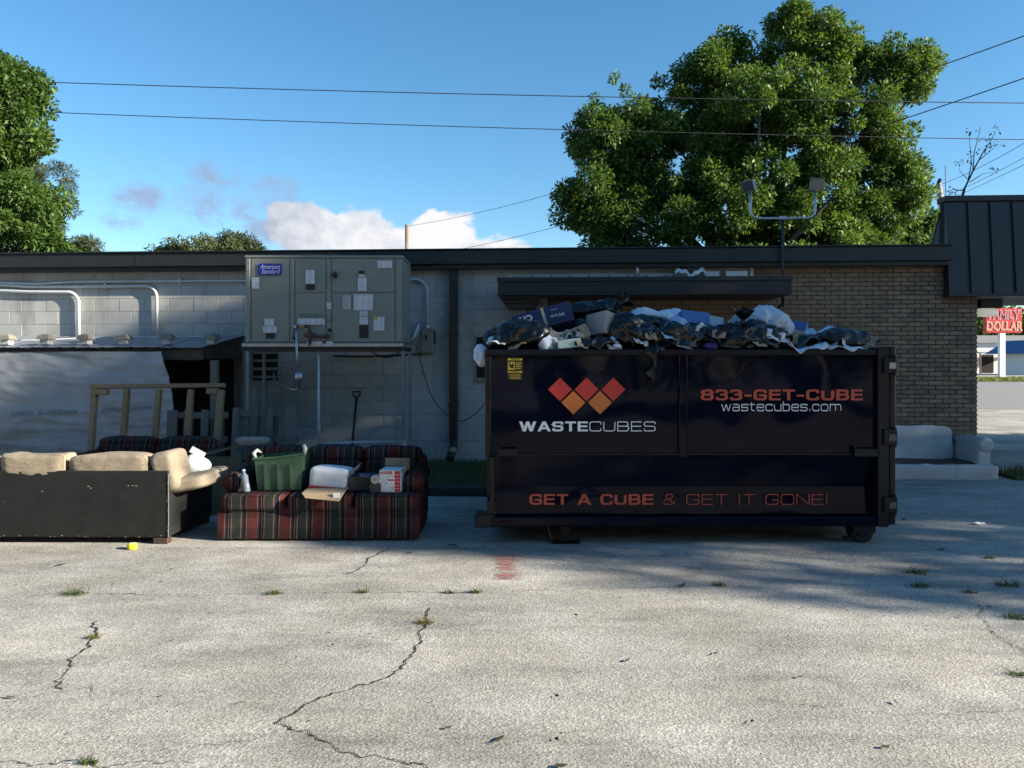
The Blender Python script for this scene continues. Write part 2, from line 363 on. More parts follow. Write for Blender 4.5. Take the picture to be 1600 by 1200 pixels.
crack([(1330, 1113), (1420, 1117), (1600, 1112)], .003, 10, jit=.01)
crack([(800, 924), (950, 920), (1100, 918), (1350, 920)], .004, 11, jit=.01)
crack([(1180, 1090), (1250, 1105), (1320, 1103)], .003, 12)
crack([(600, 900), (420, 905), (240, 895)], .003, 13)
# red marking paint scrawled on the pavement
M_redpaint = mat('red_marking_paint', (.38, .14, .12), .8, .25, 30, .3)
rp = []; rf = []; rd = random.Random(5)
for i in range(34):
    t = i / 33; c = G(791, 868 + 38 * t); hw = .105 * rd.uniform(.5, 1.15) + (.05 if i < 3 else 0)
    y = c.y; x0 = c.x - hw + rd.uniform(-.03, .03); x1 = c.x + hw + rd.uniform(-.03, .03); th = rd.uniform(.003, .009); b = len(rp)
    rp += [(x0, y - th * .4, .0045), ((x0 + x1) / 2, y - th + rd.uniform(-.01, .01), .0045), (x1, y - th * .3, .0045), (x1, y + th * .3, .0045), ((x0 + x1) / 2, y + th, .0045), (x0, y + th * .4, .0045)]
    rf.append(tuple(range(b, b + 6)))
raw('paint_mark', rp, rf, M_redpaint, ground)

# ------------------------------------------------------------------ far ground: road, verge
M_road = mat('road_asphalt', (.20, .195, .185), .9, .12, 1.2, .3, 40)
M_grass_base = mat('grass_soil', (.05, .065, .022), .95, .35, 4, .6, 30)
def sheet(name, pts, z, m, kind='structure', parent=None):
    o = raw(name, [(p[0], p[1], z) for p in pts], [tuple(range(len(pts)))], m, parent)
    if kind: tag(o, kind=kind)
    return o
sheet('road', [(6, 27), (60, 24), (90, 62), (6, 62)], .006, M_road)
sheet('verge', [(0, 62.2), (140, 62.2), (160, 76), (0, 76)], .02, M_grass_base)
M_yellow = mat('road_line_paint', (.55, .42, .1), .8, .1, 9)
sheet('road_marking', [(16, 42), (75, 40.8), (75, 41.05), (16, 42.25)], .012, M_yellow)

# ------------------------------------------------------------------ store building
BYAW = R(-3.49); BO = Vector((0, 11.895, 0)); cB, sB = math.cos(BYAW), math.sin(BYAW)
BMW = Matrix.Translation(BO) @ Matrix.Rotation(BYAW, 4, 'Z')
def BL(px, py, v=0.):
    t = (px - 800) / F
    u = (t * (BO.y + cB * v) + sB * v) / (cB - t * sB)
    Y = BO.y + u * sB + v * cB
    return u, CAMH - (py - HOR) / F * Y
bld = thing('store_building', 'low flat-roofed store with painted block and brown brick walls and dark roof edge', 'building', BO, BYAW)
M_block = mat('painted_block', (.41, .41, .395), .75, .10, 2.2, .35, 90, world=True, grime=((.13, .13, .12), .52, 1.3, (1, 1, .35)))
M_joint = mat('painted_joint', (.31, .315, .305), .85, .1, 3, .3, 60)
M_brick = [mat('brown_brick_%d' % i, c, .9, .25, 9, .5, 120, world=True, grime=((.05, .042, .037), .56, 1.6, (1, 1, .8))) for i, c in enumerate([(.275, .185, .12), (.24, .162, .108), (.30, .208, .137), (.21, .146, .102)])]
M_mortar = mat('dark_mortar', (.06, .05, .042), .95, .3, 12, .4, 80)
M_fascia = mat('charcoal_metal', (.028, .029, .031), .45, .18, 2, .08, 20, metal=.3)
M_dark = mat('dark_void', (.012, .012, .012), .9, .2, 3)
M_white = mat('white_paint', (.72, .73, .73), .6, .06, 5, .1)
M_galv = mat('galvanised_steel', (.42, .44, .46), .38, .18, 9, .1, 40, metal=.75)
M_conduit = mat('painted_conduit', (.50, .54, .56), .5, .12, 14)
M_rust = mat('rusty_steel', (.10, .045, .028), .85, .4, 18, .4, 90)
M_grey = mat('grey_paint', (.20, .215, .215), .6, .15, 6, .1)
uL = BL(-260, 500)[0]; uS = BL(822, 500)[0]; uB = BL(1176, 430)[0]; uR = BL(1527, 500)[0]
zTop = 3.20
zC = 2.93   # height where brick stops over the door canopy
# backing walls carry the mortar; the pieces stand proud of it
wb = MB(); wb.box((uL, .006, 0), (uS, .30, zTop)); wb.box((uS + .002, .006, zC), (uB, .30, zTop)); block_wall = wb.build('block_wall', M_joint, bld)
wb = MB(); wb.box((uS + .002, .010, 0), (uB, .31, zC - .002)); wb.box((uB + .002, .010, 0), (uR - .012, .31, zTop)); brick_wall = wb.build('brick_wall', M_mortar, bld)
MB().box((uL, .32, 0), (uR - .02, 14, zTop - .02)).build('roof_mass', M_dark, bld)
def pieces(name, cells, depth, mats, parent, limit, key, bev=0.004):
    """cells: (u0,u1,z0,z1); alike sizes share a mesh"""
    cells = sorted(cells, key=key); cache = {}; rest = MB(); nrest = 0; rd = random.Random(3)
    for i, (u0, u1, z0, z1) in enumerate(cells):
        pr = rd.uniform(-.0015, .0015)
        if i < limit:
            k = (round(u1 - u0, 3), round(z1 - z0, 3), rd.randrange(len(mats)))
            if k not in cache:
                m_ = MB(); m_.box((0, -.002, 0), (k[0], depth, k[1]), bev=bev)
                bmesh.ops.recalc_face_normals(m_.bm, faces=m_.bm.faces)
                me = bpy.data.meshes.new(name); m_.bm.to_mesh(me); m_.bm.free(); me.materials.append(mats[k[2]]); cache[k] = me
            o = bpy.data.objects.new(name, cache[k]); COL.objects.link(o); o.parent = parent; o.location = (u0, pr, z0)
        else:
            rest.box((u0, pr, z0), (u1, depth, z1)); nrest += 1
    if nrest:
        o = rest.build(name + '_remainder', mats[0], parent); o['kind'] = 'stuff'
# painted concrete blocks
cells = []; H = .2032; L = .4064; j = .0045
for r_ in range(16):
    z0 = r_ * H + .0 ; z1 = min(z0 + H - j, zTop - .003)
    u = uS - .003 - (L / 2 if r_ % 2 else 0)
    if r_ % 2: cells.append((u + j, uS - .003, z0, z1))
    while u > uL:
        cells.append((max(u - L, uL) + j, u, z0, z1)); u -= L
def shed_hidden(c): return c[0] < -4.6 and c[3] < 2.0
ms = mat('painted_block_b', (.42, .42, .405), .75, .10, 2.0, .35, 90, world=True, grime=((.13, .13, .12), .52, 1.3, (1, 1, .35))); ms2 = mat('painted_block_c', (.385, .39, .375), .75, .13, 2.6, .35, 90, world=True, grime=((.13, .13, .12), .52, 1.3, (1, 1, .35)))
pieces('block', cells, .02, [M_block, ms, ms2], block_wall, 295, lambda c: (shed_hidden(c), abs(c[0] + 2) if c[0] > -7.5 else 50), .0035)
cells = []
u = uS
while u < uB - .05: cells.append((u + j, min(u + L, uB - .004), zC + .004, zC + .2)); u += L
pieces('frieze_block', cells, .02, [M_block, ms2], block_wall, 400, lambda c: c[0])
# bricks
cells = []; H = .0677; L = .2032; j = .0105
nr = int(zTop / H)
for r_ in range(nr + 1):
    z0 = r_ * H; z1 = min(z0 + H - j, zTop - .002)
    if z1 - z0 < .02: continue
    lo = uS + .004 if z1 < zC - .004 else uB + .004
    u = uR + (L / 2 if r_ % 2 else 0)
    while u > lo:
        a = max(u - L + j, lo); b = min(u, uR)
        if b - a > .03: cells.append((a, b, z0, z1))
        u -= L
def bvis(c):
    pu = (c[0] + c[1]) / 2; z = c[2]
    hid = (pu < uB and z > 2.45) or (pu < 5.35 and z < 1.75) or z < .6
    return (hid, -pu)
pieces('brick', cells, .03, M_brick, brick_wall, 300, bvis, .003)
# roof edge
fz = BL(800, 397)[1]
uF = BL(1474, 400)[0]
f = MB(); f.box((uL, -.26, 3.12), (uF, .25, 3.33), bev=.006)
f.box((uL, -.285, 3.333), (uF, .26, 3.355), bev=.004)
f.box((uL, -.20, 3.06), (uF, -.006, 3.118)); f.build('roof_edge', M_fascia, bld)
# seams in the roof edge metal
for k in range(5):
    x = uL + 2.2 + k * 3.05
    if x < uF: MB().box((x, -.264, 3.122), (x + .03, -.2603, 3.328)).build('joint_cover', M_fascia, bld)
# downspout
a, b = BL(702, 600, -.1)[0], BL(715, 600, -.1)[0]
ds = MB(); ds.box((a, -.13, .42), (b, -.012, 3.1), bev=.012); ds.box((a - .012, -.142, 2.05), (b + .012, -.008, 2.09)); ds.box((a - .012, -.142, .95), (b + .012, -.008, .99))
dso = ds.build('downspout', M_fascia, bld)
el = MB(); cx = (a + b) / 2; el.tube([(cx, -.07, .44), (cx, -.08, .34), (cx - .015, -.17, .24), (cx - .02, -.33, .17)], [.062, .062, .062, .066], 10); el.build('elbow', M_fascia, dso, True)
MB().box((cx - .03, -.34, .26), (cx + .05, -.17, .33), M=Matrix.Rotation(.02, 4, 'Z'), bev=.008).build('band', M_galv, dso)
# low louvred vent in the block wall
u0, z1 = BL(394, 543, -.05); u1, z0 = BL(432, 594, -.05)
vt = MB().box((u0, -.03, z0), (u1, .0, z1)); vent = vt.build('wall_vent', M_dark, bld)
for k in range(4):
    z = z0 + (z1 - z0) * (k + .2) / 4
    MB().box((u0 - .02, -.07, z), (u1 + .02, -.032, z + .045), bev=.004).build('louvre', M_grey, vent)
# small boarded opening beside the downspout
u0, z1 = BL(745, 527, 0); u1, z0 = BL(775, 590, 0)
wn_ = MB().box((u0, -.02, z0), (u1, .0, z1)).build('small_window', M_dark, bld)
MB().box((u0 - .04, -.05, z0 - .05), (u1 + .04, -.004, z0 - .003)).build('sill', M_grey, wn_)
MB().box((u0 - .03, -.03, z0), (u0 - .003, -.003, z1 + .03)).build('frame', M_grey, wn_)
# flat canopy over the back door
yc = -1.02
u0, zt = BL(778, 434.5, yc); u1, zb = BL(1237, 459, yc)
cn = MB(); cn.box((u0, yc, zb + .03), (u1, -.02, zt), bev=.004); canopy = cn.build('door_canopy', M_fascia, bld)
MB().box((u0 - .012, yc - .022, zt - .055), (u1 + .012, -.0005 - .02, zt + .006), bev=.004).build('gutter_lip', M_fascia, canopy)
MB().box((u0 - .006, yc - .012, zb), (u1 + .006, -.022, zb + .028)).build('drip_edge', M_fascia, canopy)
for k, (dx, dz) in enumerate(((.03, .05), (.06, .10), (.09, .15))):
    MB().box((u0 + dx, yc + .12 + k * .03, zb - dz - (.0)), (u0 + .62 - dx, -.022, zb - dz + .048)).build('bracket_step', M_fascia, canopy)
MB().box((BL(838, 470, -.5)[0], -.56, zb - .26), (BL(856, 470, -.5)[0], -.46, zb - .002)).build('hanger', M_grey, canopy)
# door behind the dumpster, under the canopy
dw = MB().box((.55, -.035, 0), (1.55, -.004, 2.10)).build('back_door', M_grey, bld)
MB().box((1.44, -.075, 1.0), (1.5, -.037, 1.06), bev=.01).build('handle', M_galv, dw)
# flashing and loose metal over the canopy
zf0, zf1 = 2.895, 2.985
u0 = BL(791, 430)[0]
MB().box((u0, -.030, zf0), (BL(1050, 430)[0], -.006, zf1)).build('flashing', M_galv, bld)
fl = bld.children[-1]
for k in range(9):
    x = u0 + .12 + k * .29
    MB().cyl((x, -.040, zf0 + .055), (x, -.031, zf0 + .055), .012, 8).build('bolt', M_dark, fl)
vt = MB(); ux = BL(994, 415)[0]; vt.cyl((ux, -.16, 2.84), (ux, -.16, 3.19), .026, 10); vt.build('vent_stub', M_galv, bld, True)
MB().tube([(ux, -.16, 2.83), (ux, -.16, 2.93)], [.10, .03], 12).build('stub_boot', M_galv, bld.children[-1], True)
# crumpled white strip
V = []; Fc = []; ua = BL(1052, 430)[0]; ub = BL(1099, 430)[0]
for i in range(25):
    t = i / 24; z = 2.90 + .045 * math.sin(t * 9.4) + .02 * math.sin(t * 23); y = -.2 + .05 * math.cos(t * 7)
    V += [(ua + (ub - ua) * t, y - .05, z + .03), (ua + (ub - ua) * t, y - .06, z + .085), (ua + (ub - ua) * t, y + .05, z + .10)]
for i in range(24):
    for k in range(2): Fc.append((3 * i + k, 3 * i + k + 1, 3 * i + k + 4, 3 * i + k + 3))
tag(raw('crumpled_sheet', [BMW @ Vector(v) for v in V], Fc, M_white, None, True), 'crumpled white metal strip lying on the door canopy', 'metal strip')
for a_, b_ in ((1101, 1122), (1132, 1166)):
    MB().box((BL(a_, 425)[0], -.10, 2.86), (BL(b_, 425)[0], -.008, 3.005), bev=.004).build('white_box_trim', M_white, bld)
MB().box((BL(1171, 425)[0], -.05, 2.86), (BL(1176, 425)[0], -.011, 3.05)).build('white_trim', M_white, bld)
# conduits on the wall above the shed
def conduit(pts, r, label, m=M_conduit, cat='conduit', straps=()):
    pts = [BMW @ Vector(p) for p in pts]
    root = thing('conduit', label, cat, pts[0])
    o = MB().tube([p - pts[0] for p in pts], r, 8).build('pipe', m, root, True)
    for s_ in straps:
        p = BMW @ Vector(s_) - pts[0]
        MB().cbox(p, (.035, .06, .085), bev=.006).build('strap', m, root)
    return root
def cpath(p, v, turn=None, end=None):
    out = []
    for px, py in p:
        u, z = BL(px, py, v); out.append(Vector((u, v, z)))
    if turn:
        px, py = turn; u, z = BL(px, py, v); r = .18; base = out[-1]
        out += arc((u - r, v, base.z - r), r, 90, 0, 6)
        out.append(Vector((u, v, end)))
    return out
conduit(cpath([(-200, 441), (0, 441.5), (40, 443), (60, 443.5), (120, 440), (383, 438.5), (470, 438)], -.045), .021, 'long grey conduit running unbroken along the block wall to the air unit', straps=[(BL(284, 439)[0], -.04, BL(284, 439)[1])])
conduit(cpath([(-200, 444), (0, 445), (45, 448), (225, 447)], -.05, (245, 460), BL(245, 540)[1] - .1), .024, 'grey conduit bending down into the shed roof nearest the air unit', straps=[(BL(167, 447)[0], -.045, BL(167, 447)[1])])
conduit(cpath([(-200, 452), (0, 454), (45, 456), (100, 456.5)], -.05, (123, 465), BL(123, 540)[1] - .1), .028, 'thicker grey conduit with lower bend dropping into the shed roof')

# ------------------------------------------------------------------ mansard front canopy at the corner
mz0, mz1 = 2.62, 4.07
man = thing('mansard_canopy', 'dark standing-seam metal mansard canopy overhanging the brick corner', 'canopy', BMW @ Vector((BL(1474, 400)[0], 0, mz0)), BYAW)
M_seam = mat('seam_metal', (.030, .034, .037), .42, .15, 1.5, .05, 10, metal=.3)
WM = 4.6; HM = mz1 - mz0
MB().prism([(0, 0), (WM, 0), (WM, HM), (0, HM)], -.02, .10).build('core', M_dark, man)
uo = uR - BL(1474, 400)[0]
MB().box((uo + .02, .101, .0), (WM, 1.75, .5)).build('overhang', M_dark, man)
pw = .318
k = 0
while k * pw < WM - .05:
    x0 = k * pw + .004; x1 = min((k + 1) * pw, WM) - .004
    V = [(x0, -.17, .02), (x1, -.17, .02), (x1, -.06, HM - .06), (x0, -.06, HM - .06), (x0, -.021, .02), (x1, -.021, .02), (x1, -.021, HM - .06), (x0, -.021, HM - .06)]
    raw('seam_panel', V, [(0, 1, 2, 3), (4, 7, 6, 5), (0, 4, 5, 1), (3, 2, 6, 7), (0, 3, 7, 4), (1, 5, 6, 2)], M_seam, man)
    if k: 
        xs = k * pw
        raw('seam', [(xs - .011, -.205, .03), (xs + .011, -.205, .03), (xs + .011, -.095, HM - .07), (xs - .011, -.095, HM - .07), (xs - .011, -.16, .03), (xs + .011, -.16, .03), (xs + .011, -.05, HM - .07), (xs - .011, -.05, HM - .07)],
            [(0, 1, 2, 3), (0, 3, 7, 4), (1, 5, 6, 2), (0, 4, 5, 1), (3, 2, 6, 7)], M_seam, man)
    k += 1
MB().box((-.02, -.10, HM - .055), (WM, .16, HM + .03), bev=.006).build('coping', M_fascia, man)
MB().box((-.02, -.215, -.03), (WM, -.02, .018), bev=.004).build('bottom_trim', M_fascia, man)
MB().box((uR - BL(1474, 400)[0] + .02, -.018, -.024), (WM, 1.8, -.003)).build('soffit', mat('soffit_board', (.35, .35, .34), .8, .08, 4), man)
# sloping shingled return behind the canopy's end
for xb in (.0, 1.5, 3.0):
    V = [(xb, .12, .75), (xb, .36, .75), (xb, .12, 1.20), (xb + .05, .12, .75), (xb + .05, .36, .75), (xb + .05, .12, 1.20)]
    raw('brace', V, [(0, 1, 2), (3, 5, 4), (0, 3, 4, 1), (1, 4, 5, 2), (0, 2, 5, 3)], mat('grey_shingle', (.10, .10, .10), .95, .5, 30, .6, 60), man)
    raw('brace_edge', [(xb - .01, .36, .755), (xb - .01, .41, .755), (xb - .01, .12, 1.27), (xb - .01, .12, 1.21), (xb + .06, .36, .755), (xb + .06, .41, .755), (xb + .06, .12, 1.27), (xb + .06, .12, 1.21)],
        [(0, 1, 2, 3), (4, 7, 6, 5), (1, 5, 6, 2), (0, 4, 5, 1), (3, 2, 6, 7), (0, 3, 7, 4)], M_fascia, man)
# wall pack lamp at the corner
lp = thing('wall_lamp', 'small lamp with dark housing and pale lens under the canopy soffit', 'lamp', BMW @ Vector((uR, .5, 0)), BYAW)
z = BL(1540, 486, .5)[1]
z = 2.40
MB().box((.24, -.14, z + .06), (.58, .14, 2.593), bev=.012).build('housing', M_fascia, lp)
ml = bpy.data.materials.new('lamp_lens'); ml.use_nodes = True; b_ = ml.node_tree.nodes['Principled BSDF']; b_.inputs['Base Color'].default_value = (.75, .75, .68, 1); b_.inputs['Emission Color'].default_value = (1, .97, .85, 1); b_.inputs['Emission Strength'].default_value = .12; b_.inputs['Roughness'].default_value = .2
soft('lens', (.40, 0, z), (.30, .25, .13), ml, lp, .6, 8, 0)

# ------------------------------------------------------------------ flood lights on a bracket above the roof edge
fx, fzz = BL(1223, 340, -.32)
fld = thing('floodlight_bracket', 'pair of floodlights on a forked conduit mast above the roof edge', 'floodlight', BMW @ Vector((fx, -.32, 0)), BYAW)
zc_ = BL(1223, 341, -.32)[1]; zt_ = BL(1223, 296, -.32)[1]
MB().tube([(0, 0, 2.45), (0, 0, 3.0), (0, 0, zc_)], .022, 8).build('mast', M_fascia, fld, True)
MB().tube([(.0, .30, 1.2), (0, .30, 2.38), (0, .18, 2.46), (0, 0, 2.48)], .02, 8).build('drop_conduit', M_fascia, fld, True)
hw = (1274 - 1176) / 2 / F * 11.5
pts = [Vector((-hw, 0, zt_ - .02))] + arc((-hw + .12, 0, zc_ + .12), .12, 180, 270, 5) + arc((hw - .12, 0, zc_ + .12), .12, 270, 360, 5) + [Vector((hw, 0, zt_ - .02))]
MB().tube(pts, .019, 8).build('fork', M_galv, fld, True)
MB().box((-.05, -.04, zc_ - .03), (.05, .04, zc_ + .03), bev=.01).build('junction', M_galv, fld)
M_lens = mat('flood_glass', (.05, .055, .06), .3, .2, 12, spec=.8)
for s_, rz, rx in ((-1, -55, 20), (1, 12, 8)):
    Mx = Matrix.Translation((s_ * hw, 0, zt_ + .06)) @ Euler((R(rx), 0, R(rz))).to_matrix().to_4x4() @ Matrix.Scale(.82, 4)
    h = MB()
    for q in [h.bm.verts]: pass
    a = [Vector((x, -.07, z)) for x, z in ((-.125, -.10), (.125, -.10), (.125, .10), (-.125, .10))]; b2 = [Vector((x, .09, z)) for x, z in ((-.06, -.05), (.06, -.05), (.06, .05), (-.06, .05))]
    va = [h.bm.verts.new(Mx @ v) for v in a]; vb = [h.bm.verts.new(Mx @ v) for v in b2]
    h.bm.faces.new(va); h.bm.faces.new(vb)
    for i in range(4): h.bm.faces.new((va[i], va[(i + 1) % 4], vb[(i + 1) % 4], vb[i]))
    hd = h.build('floodlight_head', M_grey, fld)
    MB().box((-.11, -.078, -.085), (.11, -.0715, .085), M=Mx).build('glass', M_lens, hd)
    MB().box((-.135, -.09, .10), (.135, -.03, .112), M=Mx).build('visor', M_grey, hd)

# ------------------------------------------------------------------ grass strip, kerb
M_kerb = mat('dark_kerb', (.035, .034, .033), .9, .3, 5, .5, 40)
kb = MB(); kb.box((-9, -2.62, -.02), (.75, -2.44, .105), bev=.02, seg=2); kerb = kb.build('kerb', M_kerb); kerb.matrix_world = BMW; tag(kerb, kind='structure')
soil = MB().box((-9, -2.439, -.02), (.75, -.001, .085)).build('planting_strip', M_grass_base); soil.matrix_world = BMW; tag(soil, kind='structure')
pk = MB().box((7.0, -.9, -.02), (11.5, -.3, .05)).build('verge_patch', M_grass_base); pk.matrix_world = BMW; tag(pk, kind='structure')
M_grass = mat('grass_blade', (.045, .085, .022), .7, .4, 3, col2=(.10, .13, .04))
def blades(n, fx, hmin, hmax, wd, seed, lean=.6):
    rd = np.random.default_rng(seed); P = fx(rd, n); h = rd.uniform(hmin, hmax, n); a = rd.uniform(0, 6.283, n); l = rd.uniform(.1, lean, n) * h; b = rd.uniform(0, 6.283, n)
    ww = wd * rd.uniform(.6, 1.2, n); V = np.zeros((n, 5, 3))
    dx = np.cos(a) * ww; dy = np.sin(a) * ww; lx = np.cos(b) * l; ly = np.sin(b) * l
    V[:, 0] = P + np.stack([dx, dy, dx * 0], 1); V[:, 1] = P - np.stack([dx, dy, dx * 0], 1)
    mid = P + np.stack([lx * .35, ly * .35, h * .6], 1)
    V[:, 2] = mid - np.stack([dx, dy, dx * 0], 1) * .7; V[:, 3] = mid + np.stack([dx, dy, dx * 0], 1) * .7
    V[:, 4] = P + np.stack([lx, ly, h], 1)
    i = np.arange(n) * 5; Fq = np.stack([i, i + 1, i + 2, i + 3], 1); Ft = np.stack([i + 3, i + 2, i + 4], 1)
    return V.reshape(-1, 3), Fq, Ft
def npmesh(name, V, quads, tris, m, parent=None):
    me = bpy.data.meshes.new(name); nq = len(quads); ntr = len(tris)
    me.vertices.add(len(V)); me.vertices.foreach_set('co', np.asarray(V, dtype=np.float32).ravel())
    me.loops.add(nq * 4 + ntr * 3); me.polygons.add(nq + ntr)
    li = np.concatenate([np.asarray(quads).ravel(), np.asarray(tris).ravel()]).astype(np.int32)
    me.loops.foreach_set('vertex_index', li)
    ls = np.concatenate([np.arange(nq) * 4, nq * 4 + np.arange(ntr) * 3]).astype(np.int32)
    me.polygons.foreach_set('loop_start', ls); me.update(calc_edges=True); me.validate()
    return link(name, me, m, parent)
def strip_pts(rd, n):
    u = rd.uniform(-3.4, .7, n); v = rd.uniform(-2.4, -.05, n)
    return np.stack([cB * u - sB * v, 11.895 + sB * u + cB * v, np.full(n, .083)], 1)
V, q, t = blades(9000, strip_pts, .03, .11, .004, 3)
tag(npmesh('strip_grass', V, q, t, M_grass), 'short shaded grass in the strip between kerb and block wall', 'grass', kind='stuff')
def patch_pts(rd, n):
    u = rd.uniform(7.0, 11, n); v = rd.uniform(-.9, -.3, n)
    return np.stack([cB * u - sB * v, 11.895 + sB * u + cB * v, np.full(n, .048)], 1)
V, q, t = blades(3500, patch_pts, .04, .14, .005, 4)
tag(npmesh('verge_grass', V, q, t, M_grass), 'dark grass strip behind the white sofa arm', 'grass', kind='stuff')

# ------------------------------------------------------------------ dumpster
M_navy = mat('navy_gloss_paint', (.003, .0045, .014), .05, .25, 3, spec=.14, grime=((.012, .012, .013), .62, 2.2, (1, 1, 1)))
M_navy2 = mat('navy_worn_paint', (.005, .006, .011), .35, .35, 9, .12, 40, spec=.3, grime=((.03, .026, .022), .60, 5, (1, 1, 1)))
M_red = mat('logo_red', (.50, .035, .03), .4, .06, 8); M_orange = mat('logo_orange', (.60, .165, .035), .4, .06, 8)
M_letw = mat('letter_white', (.78, .80, .84), .4, .04, 8); M_letr = mat('letter_red', (.50, .07, .045), .4, .06, 8)
D0 = 6.88                                        # front plane
def DX(px, d=D0): return (px - 800) / F * d
def DZ(py, d=D0): return CAMH - (py - HOR) / F * d
x0, x1 = DX(757), DX(1397); zr = DZ(546); zb = DZ(822)
dp = thing('dumpster', 'dark navy roll-off dumpster with red and orange diamond logo, heaped with rubbish', 'dumpster', (DX(1077), D0 + 1.1, 0), 0)
Dloc = Vector((DX(1077), D0 + 1.1, 0))
def dd(v): return Vector(v) - Dloc
class DB(MB):
    def build(s, name, m, parent=dp, **k):
        for v in s.bm.verts: v.co -= Dloc
        return MB.build(s, name, m, parent, **k)
DEP = 2.25; zu = DZ(710); zl = DZ(763)
xl, xr = x0 + .06, DX(1368)
# shell: upper panel, sloping band, lower panel, back and ends
def panel(name, xa, xb, za, zb_, ya, yb, m, nx=24, nz=10, amp=.004, seed=0, thick=.04):
    V = []; Fc = []
    for j_ in range(nz + 1):
        for i in range(nx + 1):
            tx, tz = i / nx, j_ / nz; x = xa + (xb - xa) * tx; z = za + (zb_ - za) * tz; y = ya + (yb - ya) * tz
            e = min(1, 6 * min(tx, 1 - tx)) * min(1, 5 * min(tz, 1 - tz))
            y += amp * e * (fnoise((x, z, 0), 1.6, seed) + .4 * fnoise((x, z, 0), 4, seed + 2))
            V.append(Vector((x, y, z)) - Dloc)
    for j_ in range(nz):
        for i in range(nx):
            a = j_ * (nx + 1) + i; Fc.append((a, a + 1, a + nx + 2, a + nx + 1))
    return raw(name, V, Fc, m, dp, True)
yu = D0 + .015
panel('front_panel', xl, DX(1060), zu, zr - .05, yu, yu, M_navy, 30, 14, .006, 1)
panel('front_panel', DX(1074), xr, zu, zr - .05, yu, yu, M_navy, 30, 14, .006, 5)
panel('sloping_band', xl, xr, zl, zu - .004, D0 + .10, D0 + .025, M_navy, 40, 6, .004, 8)
panel('lower_panel', xl, xr, DZ(806), zl, D0 + .085, D0 + .10, M_navy, 44, 8, .006, 11)
s_ = DB(); s_.box((xl, D0 + .12, zb + .02), (xr, D0 + DEP, zb + .10)); s_.box((xl, D0 + DEP - .05, zb), (x1 - .03, D0 + DEP, zr - .02)); s_.box((x0 + .02, D0 + .13, zb), (x0 + .055, D0 + DEP - .052, zr - .02)); s_.box((xl + .002, D0 + .125, zb + .1), (xr - .002, D0 + .14, zr - .05)); s_.build('shell', M_navy2)
s_ = DB(); s_.box((xl, D0 - .01, zu - .004), (xr, D0 + .012, zu + .008)); s_.build('panel_lip', M_navy2)
s_ = DB(); s_.box((DX(1060.5), D0 - .022, zu - .03), (DX(1073.5), D0 + .05, zr - .05), bev=.006); s_.build('rib', M_navy)
s_ = DB(); s_.box((x0, D0 - .02, zr - .055), (xr + .02, D0 + .10, zr), bev=.008); s_.box((x0, D0 + DEP - .08, zr - .05), (x1, D0 + DEP + .02, zr), bev=.008); s_.box((x0 - .004, D0 + .102, zr - .05), (x0 + .08, D0 + DEP - .082, zr - .001)); s_.build('top_rim', M_navy2)
s_ = DB(); s_.box((x0 + .005, D0 - .012, zu - .02), (xl - .002, D0 + .09, zr - .056), bev=.006); s_.box((DX(766), D0 + .0, zb + .03), (xl + .03, D0 + .084, zu - .021), bev=.004); s_.build('corner_post', M_navy2)
s_ = DB(); s_.box((DX(768), D0 - .03, zb), (DX(1370), D0 + .12, DZ(807)), bev=.01); s_.build('bottom_rail', M_navy)
s_ = DB(); s_.box((DX(742), D0 - .02, zb - .012), (DX(774), D0 + .16, DZ(803)), bev=.012); s_.box((DX(760), D0 + .01, DZ(803)), (DX(775), D0 + .1, DZ(783))); s_.build('hook_end', M_navy2)
# door end with hinges
s_ = DB(); s_.box((DX(1369), D0 - .045, zb + .0), (DX(1386), D0 + .16, zr + .02), bev=.008); s_.build('door_post', M_navy2)
s_ = DB(); s_.box((DX(1387), D0 - .03, zb + .02), (x1, D0 + DEP - .06, zr + .025), bev=.008); s_.build('tail_door', M_navy2)
for py in (571, 682, 787):
    s_ = DB(); s_.box((DX(1376), D0 - .075, DZ(py + 12)), (DX(1396), D0 - .046, DZ(py - 12)), bev=.006); hg = s_.build('hinge', M_navy2)
    s_ = DB(); s_.cyl((DX(1393), D0 - .062, DZ(py + 16)), (DX(1393), D0 - .062, DZ(py - 16)), .014, 8); s_.build('hinge_pin', M_navy2, hg)
    s_ = DB(); s_.box((DX(1383), D0 - .082, DZ(py + 5)), (DX(1393), D0 - .0755, DZ(py - 4.5))); s_.build('tag_plate', mat('tag_beige', (.38, .37, .34), .6, .2, 30) if py < 600 else mat('tag_grey', (.11, .105, .10), .6, .2, 30), hg)
for a_, b_ in ((1332, 1369), (780, 809)):
    s_ = DB(); s_.box((DX(a_), D0 - .05, DZ(713)), (DX(b_), D0 + .008, DZ(700)), bev=.006); s_.box((DX(a_), D0 - .042, DZ(709)), (DX(a_ + 3), D0 + .02, DZ(697))); s_.build('latch_bracket', M_navy2)
